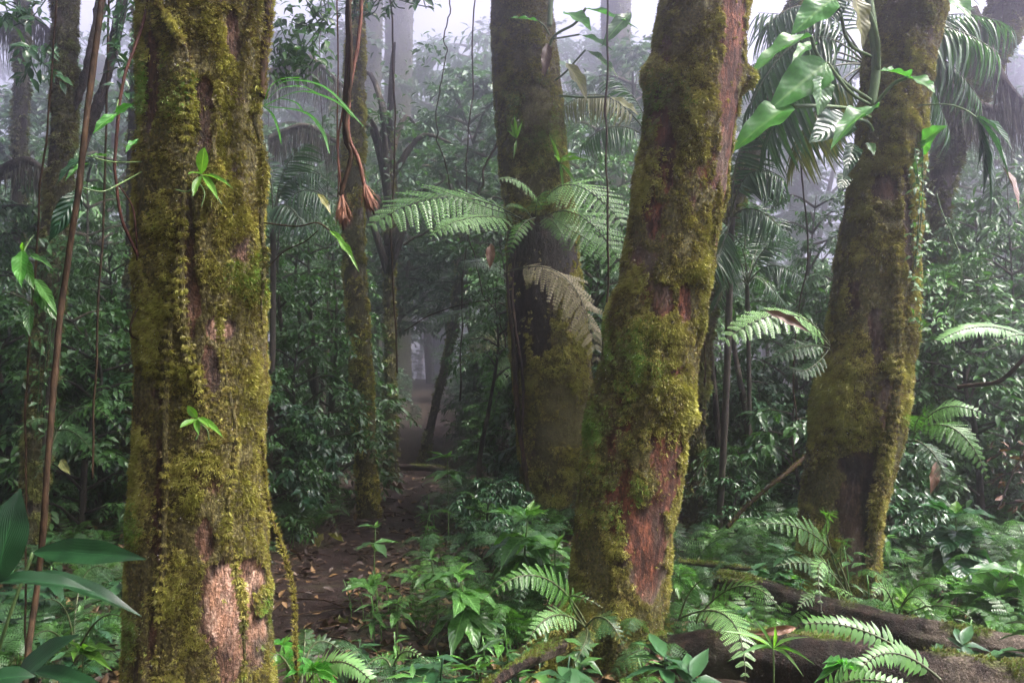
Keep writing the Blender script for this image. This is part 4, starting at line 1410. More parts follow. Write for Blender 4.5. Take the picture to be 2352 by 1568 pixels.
# ------------------------------------------------------------------ seedlings
def seedling(label, tip, foot, leaves, size, mat='leaf_hero', seed=0, name='seedling', tiers=1, leafset=None, stem='stem_green', fresh=2, group=None):
    """tip, foot: world points; whorls of leaves near the tip"""
    r_ = np.random.default_rng(seed)
    tip, foot = np.asarray(tip), np.asarray(foot)
    t = thing(name, label, 'seedling', foot, group)
    sm = MB()
    mid = (tip + foot) / 2 + r_.normal(0, 0.012, 3)
    pth = smooth_path([foot - [0, 0, 0.03], mid, tip], 12)
    tube_mb(sm, pth, np.linspace(0.006, 0.003, 12) * (1 + size * 2), 6)
    part('stem', sm, M[stem], t)
    ls = leafset or L_FINE
    for tr in range(tiers):
        q = pth[11 - tr * 2] if tr else tip
        s0 = size * (1 + 0.18 * tr)
        for j in range(leaves):
            az = j * 6.283 / leaves + r_.uniform(-.3, .3) + tr * 0.6
            e = np.array([math.cos(az), math.sin(az), r_.uniform(0.05, 0.45) - 0.35 * tr])
            inner = j < fresh and tr == 0
            if inner:
                e = e * [0.6, 0.6, 1] + [0, 0, 0.7]
            s = s0 * r_.uniform(0.8, 1.15) * (0.45 if inner else 1)
            lm = MB()
            F = frames(unit(e)[None], unit(np.array([0, 0, 1.0]) + r_.normal(0, 0.15, 3))[None]) * s
            lm.inst(ls[r_.integers(0, len(ls))], F, q[None], [r_.uniform(0.2, 0.9)])
            part('leaf', lm, M['leaf_fresh' if inner else mat], t)
    return t


for (lb, tp, gp, n, sz, mt, ti, ls) in [
    ('seedling with a pale new shoot over broad dull leaves, left of the red trunk', (1212, 1190, 4.3), (1195, 1420), 7, 0.25, 'leaf_hero', 3, L_FINE),
    ('shorter broad-leaved seedling beside the one with the pale new shoot', (1275, 1262, 4.2), (1280, 1450), 6, 0.22, 'leaf_hero', 2, L_FINE),
    ('glossy seedling with shining hanging leaves and a pinkish tip, at bottom centre', (1056, 1318, 3.7), (1080, 1530), 8, 0.17, 'leaf_hero', 3, L_FINE),
    ('slender seedling with a four-leaved tip just left of the glossy shining one', (990, 1282, 4.0), (1003, 1470), 5, 0.12, 'leaf_hero', 2, L_FINE),
    ('upright seedling with paired leaves standing alone by the path bend', (862, 1212, 5.0), (868, 1400), 5, 0.14, 'leaf_mid', 2, L_MED),
    ('low seedling with a flat rosette of dark leaves by the path', (850, 1345, 4.6), (852, 1420), 8, 0.18, 'leaf_hero', 1, L_FINE),
    ('small light green seedling in front of the dark rosette', (915, 1385, 4.2), (920, 1490), 6, 0.12, 'leaf_hero', 2, L_FINE),
    ('seedling with wide leaves between the dark rosette and the slender seedling', (948, 1330, 4.3), (950, 1440), 6, 0.14, 'leaf_hero', 1, L_FINE),
    ('shining two-leaved sprout left of the bright arching fern', (1145, 1480, 3.5), (1150, 1560), 5, 0.12, 'leaf_hero', 1, L_FINE),
    ('glossy seedling growing at the right foot of the leaning red trunk', (1560, 1310, 4.2), (1570, 1440), 7, 0.12, 'leaf_hero', 2, L_FINE),
    ('bright seedling at the bottom edge beside the thick trunk', (650, 1480, 3.0), (655, 1600), 7, 0.11, 'leaf_big', 2, L_FINE),
    ('broad-leaved plant crowding the bottom right corner', (2290, 1370, 4.0), (2300, 1480), 9, 0.24, 'leaf_hero', 3, L_FINE),
    ('tallest leafy plant at the right edge above the logs', (2345, 1320, 4.2), (2350, 1480), 8, 0.26, 'leaf_hero', 3, L_FINE),
    ('leafy plant behind the far end of the upper log', (2210, 1345, 4.6), (2215, 1440), 8, 0.20, 'leaf_hero', 2, L_FINE),
    ('thin plant with dark veined hanging leaves right of the hollow foot', (2195, 1180, 5.0), (2200, 1400), 6, 0.2, 'leaf_deep_green', 3, L_HEART),
    ('tall stemmed seedling standing dark against the path', (1028, 1050, 7.8), (1030, 1240), 7, 0.2, 'leaf_mid', 2, L_MED)]:
    f = on_ground(*gp)
    dd = pix(f)[2]
    seedling(lb, P(tp[0], tp[1], dd), f, n, sz * dd / tp[2], mt, int(tp[0]), tiers=ti, leafset=ls)

for j in range(34):
    d = random.uniform(4.6, 7.0)
    px = random.choice([random.uniform(1540, 1820), random.uniform(2030, 2400), random.uniform(1080, 1260)])
    p = P(px, 900, d)
    k = random.choice((0, 0, 2, 1, 4))
    place_mesh(FERN_P[k], 'ground_fern', 'fern', p[0], p[1], random.uniform(0.55, 0.95), ('mid green fern', 'dark green fern', 'broad green fern', 'dark narrow-fronded fern', 'dark spreading fern')[k])
for j in range(90):                            # far undergrowth on both sides of the trail
    d = random.uniform(14, 44)
    x_ = float(path_x(d)) + random.choice((-1, 1)) * (random.uniform(0.95, 6.0) + d * 0.02)
    put(random.choice('fffeheg'), float(pix((x_, d, 1.5))[0]), d, sc=random.uniform(0.5, 1.1))
# small seedlings: models and copies
SEED_P = []
for k in range(6):
    r_ = np.random.default_rng(300 + k)
    mb = MB()
    ns = 1 + k % 3
    for s in range(ns):
        o = r_.normal(0, 0.06, 3) * [1, 1, 0]
        h = r_.uniform(0.16, 0.42)
        tube_mb(mb, smooth_path([o, o + [0.01, 0, h * .5], o + [r_.normal(0, .03), r_.normal(0, .03), h]], 6), [0.004] * 6, 4)
        for j in range(r_.integers(7, 13)):
            q = o + [0, 0, h * r_.uniform(0.45, 1.0)]
            az = j * 2.4
            e = unit(np.array([math.cos(az), math.sin(az), r_.uniform(-0.3, 0.5)]))
            sz = r_.uniform(0.09, 0.16)
            tl = (L_MED, L_LONG, L_MED)[k % 3]
            mb.inst(tl[j % 2], frames(e[None], np.array([[0, 0, 1.0]])) * sz, q[None], [r_.uniform(0.1, 0.95)])
    SEED_P.append(mb.mesh('seedling', M[('leaf_mid', 'leaf_hero', 'leaf_dark')[k % 3]]))
cnt = 0
while cnt < 260:
    d = 3.2 + random.random() ** 1.3 * 9
    px = random.uniform(-60, 2420)
    p = P(px, 900, d)
    if not free_spot(p[0], p[1], 0.42):
        continue
    if 620 < px < 1180 and d < 5.2 and random.random() < 0.4:
        continue
    cnt += 1
    k = random.randrange(6)
    place_mesh(SEED_P[k], 'seedling', 'seedling', p[0], p[1], random.uniform(0.6, 1.25), ('single-stemmed seedling', 'twin-stemmed glossy seedling', 'dark three-stemmed seedling',
               'upright mid green seedling', 'glossy pair of seedlings', 'dark clump of seedlings')[k], tilt=0.2)


# ------------------------------------------------------------------ palms
def palm_frond(mb, rib, c0, c1, c2, leaf, n=24, seed=0, droop=0.5, tint=0.5, start=0.25, w=1.0):
    r_ = np.random.default_rng(seed)
    t = np.linspace(0, 1, 30)[:, None]
    c0, c1, c2 = map(np.asarray, (c0, c1, c2))
    ctrl = 2 * c1 - 0.5 * (c0 + c2)
    cur = (1 - t) ** 2 * c0 + 2 * t * (1 - t) * ctrl + t * t * c2
    tube_mb(rib, cur, np.linspace(0.010, 0.003, 30), 5, cap=False)
    tube_mb(mb, cur, np.linspace(0.007, 0.002, 30), 4, cap=False, attr=(0.3, 0.5, 0))
    u = start + (1 - start) * (np.arange(n) + 0.5) / n
    pos = np.stack([np.interp(u, t[:, 0], cur[:, k]) for k in range(3)], 1)
    tg = unit(np.stack([np.interp(u, t[:, 0], np.gradient(cur[:, k])) for k in range(3)], 1))
    side = unit(np.cross(tg, [0, -0.2, 1.0]))
    nrm = np.cross(side, tg)
    uu = (u - start) / (1 - start)
    wl_ = leaf * (0.55 + 0.45 * np.sin(math.pi * (0.1 + 0.85 * uu)))
    for s in (-1, 1):
        d = unit(side * s + tg * (0.5 + 0.5 * uu[:, None]) + np.array([0, 0, -1.0]) * droop * r_.uniform(0.5, 1.3, (n, 1)) + r_.normal(0, 0.09, (n, 3)))
        F = frames(d, nrm) * (wl_ * r_.uniform(0.85, 1.1, n))[:, None, None]
        F[:, :, 0] *= w
        mb.inst(PALM_LEAFLET, F, pos, np.clip(tint + r_.normal(0, 0.15, n), 0, 1))


def palm(label, base, crown, fronds, trunk_r, name='palm', mat='palm'):
    base = np.asarray(base, float)
    t = thing(name, label, 'palm', base)
    tm = MB()
    pth = smooth_path([base - [0, 0, .05], (base + crown) / 2 + [0.02, 0, 0], crown], 40)
    tube_mb(tm, pth, trunk_r * (1 + 0.12 * (np.arange(40) % 4 == 0)), 10)
    part('trunk', tm, M['stem_dark'], t)
    for k, f in enumerate(fronds):
        a, b, c, lf = f[:4]
        kw = dict(f[4]) if len(f) > 4 else {}
        m_ = kw.pop('mat', mat)
        fm, rb = MB(), MB()
        palm_frond(fm, rb, P(*a), P(*b), P(*c), lf, seed=k + int(b[0]), **kw)
        o = part('frond', fm, M[m_], t)
        part('rib', MB().add(*rb.arrays()), M['rachis'], o)
    return t


cr = (1716, 655, 8.0)
palm('small slender palm standing against the pale mist right of the leaning red trunk', on_ground(1712, 1130) * [0, 0, 0] + [*P(1712, 960, 8.0)[:2], 0.0], P(*cr), [
    (cr, (1700, 560, 7.9), (1640, 500, 7.8), 0.27, {}), (cr, (1680, 600, 7.7), (1630, 640, 7.5), 0.25, {}), (cr, (1712, 540, 8.1), (1725, 470, 8.2), 0.24, {}),
    (cr, (1750, 580, 8.0), (1800, 540, 7.8), 0.25, {}), (cr, (1770, 610, 7.9), (1840, 640, 7.6), 0.28, {}), (cr, (1740, 570, 8.3), (1780, 500, 8.5), 0.24, {}),
    (cr, (1690, 570, 8.2), (1660, 520, 8.4), 0.24, {}), (cr, (1680, 640, 7.7), (1645, 700, 7.5), 0.2, {}), (cr, (1750, 640, 8.2), (1800, 700, 8.0), 0.2, {})], 0.022)
cr = (628, 520, 8.2)
palm('feathery palm rising just right of the thick trunk', [*P(620, 900, 8.2)[:2], 0.0], P(*cr), [
    (cr, (650, 400, 8.2), (700, 330, 8.0), 0.30, dict(mat='palm')), (cr, (620, 400, 8.3), (600, 330, 8.3), 0.28, {}), (cr, (690, 440, 8.0), (770, 470, 7.7), 0.34, dict(droop=0.9)),
    (cr, (660, 420, 8.3), (740, 400, 8.1), 0.3, {}), (cr, (650, 470, 7.9), (700, 520, 7.6), 0.32, dict(droop=0.9)), (cr, (590, 430, 8.4), (540, 420, 8.4), 0.3, {}),
    (cr, (680, 470, 8.3), (760, 540, 8.2), 0.3, dict(droop=0.8)), (cr, (610, 470, 7.9), (570, 520, 7.7), 0.3, dict(droop=0.8))], 0.03)
cr = (1990, 150, 7.2)
palm('large drooping palm behind the hollow-footed trunk', [*P(2015, 900, 7.2)[:2], 0.0], P(*cr), [
    (cr, (1850, 90, 6.9), (1720, 250, 6.7), 0.50, dict(droop=1.3, n=30)), (cr, (1860, 180, 6.9), (1760, 330, 6.7), 0.52, dict(droop=1.4, n=30)),
    (cr, (1880, 20, 7.0), (1760, 60, 6.8), 0.45, dict(droop=0.9, n=28)), (cr, (1900, 220, 7.0), (1830, 360, 6.8), 0.45, dict(droop=1.3, n=26, mat='leaf_olive')),
    (cr, (2120, 60, 7.0), (2290, 120, 6.8), 0.50, dict(droop=1.3, n=30)), (cr, (2090, 20, 7.1), (2200, -60, 7.1), 0.45, dict(droop=0.9, n=26)),
    (cr, (2130, 120, 7.0), (2250, 230, 6.8), 0.42, dict(droop=1.2, n=26)), (cr, (1960, 10, 7.3), (1900, -60, 7.5), 0.45, dict(n=26)),
    (cr, (1930, 220, 7.4), (1900, 330, 7.5), 0.45, dict(droop=1.2, n=26)), (cr, (1870, 130, 7.3), (1800, 260, 7.4), 0.5, dict(droop=1.3, n=28)),
    (cr, (1900, 60, 7.6), (1740, 30, 7.6), 0.5, dict(droop=1.0, n=28)), (cr, (2100, 160, 7.4), (2180, 300, 7.4), 0.45, dict(droop=1.3, n=26)), (cr, (2150, 40, 7.4), (2320, 60, 7.4), 0.5, dict(droop=1.3, n=28)), (cr, (1800, 130, 7.4), (1690, 180, 7.3), 0.4, dict(droop=1.2, n=28))], 0.05)
cr = (1500, 330, 8.8)
palm('palm with brown-tipped fronds between the straight and the leaning red trunks', [*P(1520, 900, 9.0)[:2], 0.0], P(*cr), [
    (cr, (1400, 225, 8.4), (1295, 245, 8.2), 0.34, dict(droop=1.3, n=28, mat='leaf_olive')), (cr, (1420, 290, 8.5), (1340, 330, 8.3), 0.34, dict(droop=1.0)),
    (cr, (1460, 230, 8.9), (1400, 180, 8.9), 0.3, {}), (cr, (1560, 250, 9.0), (1640, 260, 9.0), 0.3, {})], 0.03)
cr = (1680, 500, 7.0)
palm('shaded palm with wide leaflets just right of the leaning red trunk', [*P(1640, 900, 7.2)[:2], 0.0], P(*cr), [
    (cr, (1720, 400, 6.9), (1800, 410, 6.7), 0.36, dict(droop=1.0, mat='palm')), (cr, (1690, 380, 7.0), (1720, 300, 7.0), 0.34, dict(droop=0.8)),
    (cr, (1660, 560, 6.8), (1640, 610, 6.6), 0.3, dict(droop=0.9)), (cr, (1730, 480, 6.8), (1790, 520, 6.6), 0.3, dict(droop=1.0))], 0.03)


# ------------------------------------------------------------------ single leaves placed by hand
def put_leaf(mb, base, tip, w, tpl, up=(0, -0.55, 1.0), tint=0.5):
    a, b = np.asarray(base), np.asarray(tip)
    L = np.linalg.norm(b - a)
    F = frames((b - a)[None], unit(np.array(up, float))[None]) * L
    tw = tpl[0][:, 0].max() * 2
    F[:, :, 0] = unit(F[:, :, 0]) * (w / tw)
    mb.inst(tpl, F, a[None], [tint])


def leaf_plant(name, label, cat, base, leaves, stems=(), stem_mat='stem_green', mat='leaf_big'):
    """leaves: (base px,py,d), (tip px,py,d), width px, material, template, up"""
    t = thing(name, label, cat, base)
    for (pth, w) in stems:
        sm = MB()
        q = smooth_path([P(*p) for p in pth], 20)
        tube_mb(sm, q, w / FPX * pth[0][2], 6)
        part('stem', sm, M[stem_mat], t)
    for lf in leaves:
        a, b, w = lf[:3]
        m_ = lf[3] if len(lf) > 3 and lf[3] else mat
        tp = lf[4] if len(lf) > 4 and lf[4] is not None else L_FINE[0]
        up = lf[5] if len(lf) > 5 else (0, -0.6, 1.0)
        mb = MB()
        put_leaf(mb, P(*a), P(*b), w / FPX * a[2], tp, up, random.uniform(0.2, 0.8))
        part('leaf', mb, M[m_], t)
    return t


H0, H1 = L_HEART
leaf_plant('climber_sprout', 'bright sprout with one upright oval leaf high on the thick trunk', 'sprout', P(463, 408, 2.72), [
    ((463, 400, 2.70), (466, 340, 2.66), 30, 'leaf_fresh', L_OVAL, (0, -1, 0.2)), ((465, 402, 2.70), (528, 404, 2.62), 12, 'leaf_fresh', L_OVAL2),
    ((465, 404, 2.70), (496, 430, 2.60), 16, 'leaf_fresh', L_OVAL2), ((462, 404, 2.70), (440, 432, 2.62), 18, 'leaf_fresh', L_OVAL2),
    ((462, 402, 2.70), (434, 384, 2.62), 14, 'leaf_fresh', L_OVAL2)], [([(465, 402, 2.71), (452, 430, 2.72), (440, 452, 2.70)], 2), ([(458, 420, 2.72), (470, 445, 2.70), (462, 475, 2.69)], 1.6), ([(456, 424, 2.72), (430, 440, 2.70), (404, 436, 2.70)], 1.6), ([(460, 425, 2.72), (490, 440, 2.70), (510, 470, 2.69)], 1.4)])
leaf_plant('climber_sprout', 'bright five-leaved sprout low on the thick trunk', 'sprout', P(455, 965, 2.72), [
    ((452, 962, 2.70), (415, 975, 2.62), 18, 'leaf_fresh', L_OVAL, (0, -1, 0.5)), ((453, 960, 2.70), (432, 934, 2.66), 18, 'leaf_fresh', L_OVAL, (0, -1, 0.4)),
    ((455, 960, 2.70), (474, 962, 2.62), 16, 'leaf_fresh', L_OVAL2), ((456, 960, 2.70), (503, 976, 2.60), 15, 'leaf_fresh', L_OVAL2),
    ((454, 962, 2.70), (450, 982, 2.62), 15, 'leaf_fresh', L_OVAL2, (0, -1, 0.6))], [([(455, 958, 2.71), (458, 985, 2.70), (450, 1010, 2.69)], 2), ([(456, 970, 2.72), (475, 985, 2.69), (480, 1010, 2.69)], 1.5)])
sb = P(600, 242, 2.86)
t = thing('strap_leaved_epiphyte', 'tuft of long arching strap leaves on the right side of the thick trunk', 'epiphyte', sb)
for k, pth in enumerate([[(608, 242), (650, 188), (745, 200), (835, 290)], [(608, 242), (690, 210), (770, 232), (812, 270)], [(610, 244), (700, 258), (740, 300), (757, 352)],
                         [(606, 242), (640, 205), (690, 198), (730, 214)], [(608, 244), (640, 228), (680, 236), (700, 262)], [(606, 242), (620, 200), (650, 180), (690, 178)],
                         [(604, 244), (625, 262), (640, 300), (646, 330)]]):
    q = smooth_path([P(a, b, 2.86 - 0.05 * i) for i, (a, b) in enumerate(pth)], 22)
    w = (4.6 if k < 3 else 3) / FPX * 2.8 * np.sin(np.linspace(0.35, 3.05, 22)) ** 0.6
    sd = unit(np.cross(np.gradient(q, axis=0), [0, -0.8, 1.0]))
    V = np.stack([q - sd * w[:, None], q - np.array([0, 0, 0.002]), q + sd * w[:, None]], 1).reshape(-1, 3)
    i = np.arange(21)[:, None]
    kk = np.arange(2)[None]
    L_ = np.stack([i * 3 + kk, i * 3 + kk + 1, (i + 1) * 3 + kk + 1, (i + 1) * 3 + kk], -1).reshape(-1)
    A = np.tile(np.array([[0.5, -1, 0.5], [0.5, 0, 0.5], [0.5, 1, 0.5]]), (22, 1))
    part('leaf', MB().add(V, L_, np.full(42, 4), A), M['leaf_big'], t)
leaf_plant('hanging_twig', 'thin twig ending in one narrow bright leaf right of the thick trunk', 'twig', P(606, 512, 2.9), [
    ((756, 528, 2.8), (828, 598, 2.7), 17, 'leaf_fresh', L_FINE[1])],
    [([(606, 512, 2.92), (680, 520, 2.86), (728, 512, 2.82), (758, 530, 2.8)], 1.8), ([(600, 632, 2.9), (650, 580, 2.9), (700, 555, 2.88), (730, 530, 2.85)], 1.3)], 'vine')
leaf_plant('hanging_leaf', 'yellow and green leaf caught on the hanging twig', 'leaf', P(735, 450, 2.9), [((730, 445, 2.9), (762, 480, 2.85), 16, 'leaf_olive', L_FINE[1])])

# the climber with big glossy leaves on the right trunk
leaf_plant('climbing_philodendron', 'climber with very large glossy leaves on the hollow-footed trunk', 'climbing plant', P(2000, 240, 5.6), [
    ((1916, -4, 5.0), (1822, 64, 4.9), 78, 'leaf_big', H0, (0.1, -0.9, 0.6)), ((1863, 84, 5.1), (1716, 124, 4.9), 56, 'leaf_big', H1),
    ((1900, 145, 5.2), (1776, 236, 5.0), 96, 'leaf_big', H0, (0.2, -0.9, 0.4)), ((1820, 244, 5.1), (1686, 306, 4.9), 74, 'leaf_big', H1, (0.1, -0.7, 0.7)),
    ((1886, 176, 5.1), (1888, 258, 5.0), 56, 'leaf_hero', H0, (0.3, -1, 0.2)), ((2012, 248, 5.2), (1906, 284, 4.9), 62, 'leaf_big', H1, (0, -0.3, 1.0)),
    ((2084, 178, 5.4), (2028, 146, 5.2), 44, 'leaf_big', H0), ((2086, 176, 5.4), (2152, 200, 5.2), 52, 'leaf_big', H0, (0, -0.5, 1)),
    ((1950, 272, 5.3), (1868, 312, 5.1), 84, 'leaf_deep_green', H0, (0, -1, 0.4)), ((1962, -10, 5.1), (1996, 106, 5.1), 60, 'leaf_olive', H0, (0.6, -1, 0)),
    ((1905, -20, 5.2), (1930, 40, 5.1), 60, 'leaf_deep_green', H0, (0, -1, 0.3)), ((2112, 330, 5.7), (2166, 286, 5.5), 46, 'leaf_big', H0, (0, -1, 0.4)),
    ((2110, 350, 5.7), (2140, 320, 5.6), 34, 'leaf_big', H0, (0, -1, 0.4)),
    ((2168, -20, 5.5), (2236, 28, 5.3), 58, 'leaf_big', H0, (0, -1, 0.6)), ((1994, 328, 5.4), (2010, 352, 5.3), 22, 'leaf_hero', H0), ((1960, 330, 5.6), (1945, 400, 5.4), 40, 'leaf_deep_green', H0, (0, -1, 0.2)),
    ((1940, 400, 5.7), (1930, 440, 5.6), 34, 'leaf_deep_green', H0, (0, -1, 0.2)), ((1870, 100, 5.6), (1820, 130, 5.4), 36, 'leaf_big', H0)],
    [([(2000, 230, 5.6), (1940, 190, 5.4), (1880, 130, 5.2), (1863, 84, 5.1)], 4), ([(1996, 240, 5.6), (1950, 210, 5.4), (1900, 145, 5.2)], 4),
     ([(1998, 270, 5.6), (1950, 250, 5.4), (1880, 244, 5.2), (1820, 244, 5.1)], 4), ([(2004, 300, 5.6), (1990, 280, 5.5), (1950, 272, 5.3)], 4),
     ([(2016, 160, 5.6), (2014, 90, 5.5), (1990, 20, 5.4), (1962, -10, 5.1)], 6), ([(2010, 240, 5.5), (2050, 195, 5.45), (2085, 178, 5.4)], 4),
     ([(2000, 250, 5.62), (2012, 160, 5.62), (2004, 60, 5.6), (1985, -60, 5.6)], 11), ([(2000, 250, 5.55), (2008, 246, 5.3), (2014, 248, 5.2)], 4),
     ([(1940, 80, 5.4), (1930, 30, 5.2), (1916, -4, 5.0)], 4), ([(2000, 130, 5.6), (1960, 110, 5.5), (1940, 80, 5.4)], 4)], 'stem_green')
leaf_plant('climbing_plant', 'climber with pale drooping leaves high on the straight trunk', 'climbing plant', P(1255, 90, 7.9), [
    ((1238, 50, 7.6), (1170, 32, 7.4), 26, 'leaf_big'), ((1300, 30, 7.6), (1360, 55, 7.3), 50, 'leaf_big', H0), ((1345, 20, 7.5), (1470, 50, 7.3), 26, 'leaf_big'),
    ((1450, 30, 7.4), (1388, 84, 7.2), 36, 'leaf_hero', L_FINE[1], (0, -1, .3)), ((1330, 80, 7.5), (1410, 105, 7.3), 30, 'leaf_big'), ((1345, 115, 7.5), (1425, 165, 7.3), 24, 'leaf_hero'),
    ((1300, 145, 7.6), (1355, 205, 7.3), 34, 'leaf_olive', L_FINE[1]), ((1258, 100, 7.8), (1252, 160, 7.6), 24, 'dead_leaf', L_FINE[1], (0, -1, 0)),
    ((1400, 222, 7.5), (1470, 255, 7.3), 30, 'leaf_olive')],
    [([(1255, 170, 7.9), (1268, 90, 7.8), (1320, 55, 7.7), (1345, 20, 7.5)], 3), ([(1262, 60, 7.8), (1264, 20, 7.8), (1270, -60, 7.8)], 6), ([(1275, 185, 7.9), (1300, 165, 7.7), (1345, 115, 7.5)], 2.5),
     ([(1285, 220, 7.9), (1340, 224, 7.7), (1400, 222, 7.5)], 2.5), ([(1262, 80, 7.8), (1250, 60, 7.7), (1238, 50, 7.6)], 2), ([(1270, 90, 7.8), (1300, 85, 7.7), (1330, 80, 7.5)], 2.2)])
leaf_plant('air_plant', 'small grassy air plant stuck on the front of the straight trunk', 'epiphyte', P(1185, 320, 7.75), [
    ((1185, 318, 7.7), (1182, 262, 7.6), 8, 'leaf_fresh', L_LONG[0], (0, -1, 0)), ((1185, 318, 7.7), (1172, 280, 7.6), 7, 'leaf_fresh', L_LONG[0], (0, -1, 0)),
    ((1186, 318, 7.7), (1200, 276, 7.6), 7, 'leaf_fresh', L_LONG[0], (0, -1, 0)), ((1185, 316, 7.7), (1168, 300, 7.6), 6, 'leaf_fresh', L_LONG[0], (0, -1, 0)),
    ((1186, 322, 7.7), (1180, 360, 7.6), 6, 'leaf_fresh', L_LONG[0], (0, -1, 0))])
leaf_plant('bird_nest_fern', 'bright rosette of narrow leaves on the right side of the straight trunk', 'epiphyte', P(1292, 375, 8.1), [
    ((1285, 375, 8.0), (1265, 312, 7.8), 9, 'leaf_fresh', L_LONG[0], (0, -1, 0)), ((1286, 372, 8.0), (1318, 340, 7.7), 14, 'leaf_fresh', L_FINE[1], (0, -1, .5)),
    ((1286, 374, 8.0), (1340, 352, 7.7), 12, 'leaf_fresh', L_FINE[1], (0, -1, .5)), ((1284, 374, 8.0), (1276, 350, 7.7), 14, 'leaf_fresh', L_FINE[0], (0, -1, .3)),
    ((1286, 376, 8.0), (1334, 420, 7.7), 8, 'leaf_fresh', L_LONG[1], (0, -1, .5)), ((1286, 376, 8.0), (1296, 430, 7.8), 7, 'leaf_fresh', L_LONG[1], (0, -1, .5))])
leaf_plant('drooping_plant', 'dark ribbed leaf hanging from a thin stalk at the right edge', 'climbing plant', P(2110, 242, 5.3), [
    ((2240, 272, 4.6), (2318, 470, 4.3), 30, 'leaf_deep_green', L_LONG[0], (1, -1, 0)), ((2244, 270, 4.6), (2352, 400, 4.3), 26, 'leaf_deep_green', L_LONG[0], (1, -.8, .4)),
    ((2242, 270, 4.6), (2290, 440, 4.35), 26, 'leaf_deep_green', L_LONG[0], (.6, -1, 0)), ((2246, 268, 4.6), (2345, 320, 4.2), 24, 'leaf_deep_green', L_LONG[0], (.3, -.8, .6)),
    ((2300, 380, 4.4), (2360, 470, 4.2), 26, 'dead_leaf', L_LONG[0], (.6, -1, .3)), ((2242, 268, 4.6), (2268, 380, 4.4), 20, 'leaf_deep_green', L_LONG[0], (.6, -1, 0))],
    [([(2110, 242, 5.3), (2170, 240, 5.0), (2215, 252, 4.8), (2242, 270, 4.6)], 1.8)])
# near leaves at the left
leaf_plant('vine_leaf', 'backlit bright leaf with a hole beside the long diagonal vine', 'leaf', P(300, 240, 2.5), [
    ((268, 262, 2.42), (212, 292, 2.35), 26, 'leaf_big', L_FINE[1], (0.1, -1, .3)), ((262, 264, 2.43), (302, 236, 2.4), 24, 'leaf_big', L_FINE[0], (0.1, -1, .3))],
    [([(272, 230, 2.5), (266, 262, 2.42)], 1.5)])
leaf_plant('leafy_creeper', 'creeper with long dark drooping leaves crossing the diagonal vine', 'climbing plant', P(325, 395, 2.75), [
    ((200, 358, 2.5), (118, 402, 2.4), 24, 'leaf_deep_green', L_FINE[1]), ((205, 375, 2.5), (145, 394, 2.4), 18, 'leaf_big', L_FINE[1]),
    ((190, 432, 2.5), (112, 540, 2.4), 46, 'leaf_deep_green', L_FINE[1], (0.5, -1, .2)), ((235, 440, 2.6), (190, 424, 2.5), 22, 'leaf_deep_green'),
    ((245, 360, 2.6), (208, 350, 2.5), 20, 'leaf_hero'), ((320, 320, 2.7), (286, 342, 2.6), 18, 'leaf_big')],
    [([(325, 395, 2.8), (270, 425, 2.6), (235, 440, 2.55), (190, 432, 2.5)], 1.6), ([(325, 372, 2.8), (260, 372, 2.6), (200, 358, 2.5)], 1.5)])
leaf_plant('leafy_creeper', 'bright green leaf cluster hanging from the thin vine at the left edge', 'climbing plant', P(50, 560, 2.9), [
    ((52, 575, 2.75), (38, 640, 2.65), 36, 'leaf_big', L_FINE[1], (.1, -1, .3)), ((56, 592, 2.75), (68, 652, 2.68), 28, 'leaf_hero', L_FINE[1], (.1, -1, .3)),
    ((62, 588, 2.75), (114, 592, 2.65), 18, 'leaf_hero', L_FINE[1]), ((48, 580, 2.75), (8, 600, 2.75), 26, 'leaf_deep_green', L_FINE[1]),
    ((54, 580, 2.75), (50, 552, 2.7), 10, 'leaf_fresh', L_FINE[0]), ((80, 640, 2.8), (128, 700, 2.7), 24, 'leaf_hero', L_FINE[1]),
    ((82, 660, 2.8), (120, 724, 2.72), 30, 'leaf_hero', L_FINE[1], (.1, -1, .3)), ((70, 700, 2.8), (60, 760, 2.72), 26, 'leaf_hero', L_FINE[1], (.1, -1, .3))],
    [([(78, 540, 2.9), (64, 560, 2.8), (56, 585, 2.75), (70, 640, 2.78), (78, 700, 2.8)], 1.8)])
leaf_plant('broad_leaved_palm', 'plant with huge ribbed dark green leaves in the bottom left corner', 'palm', [*P(-60, 1200, 2.3)[:2], 0.0], [
    ((76, 1268, 2.1), (302, 1262, 2.0), 60, 'leaf_pleat', L_BROAD[0], (0, -0.9, 0.6)), ((20, 1325, 2.0), (302, 1325, 1.95), 48, 'leaf_pleat', L_BROAD[1], (0, -0.4, 1)),
    ((-10, 1345, 1.9), (30, 1130, 1.9), 100, 'leaf_pleat', L_BROAD[0], (.2, -1, 0)), ((-30, 1340, 1.9), (190, 1300, 1.9), 46, 'leaf_pleat', L_BROAD[1], (0, -.5, 1)),
    ((10, 1600, 1.9), (140, 1440, 1.85), 90, 'leaf_pleat', L_BROAD[0], (0, -0.6, 1)), ((60, 1600, 1.9), (270, 1560, 1.8), 50, 'leaf_pleat', L_BROAD[1], (0, -0.4, 1)),
    ((60, 1540, 2.0), (250, 1545, 1.9), 44, 'leaf_pleat', L_BROAD[1], (0, -0.4, 1)), ((-40, 1570, 1.8), (60, 1530, 1.8), 60, 'leaf_pleat', L_BROAD[1])],
    [([(-60, 1700, 2.2), (-40, 1500, 2.1), (-20, 1345, 2.0)], 5), ([(-60, 1760, 2.1), (0, 1640, 2.0), (20, 1590, 1.95)], 4), ([(-60, 1700, 2.2), (10, 1450, 2.1), (76, 1268, 2.1)], 4)])
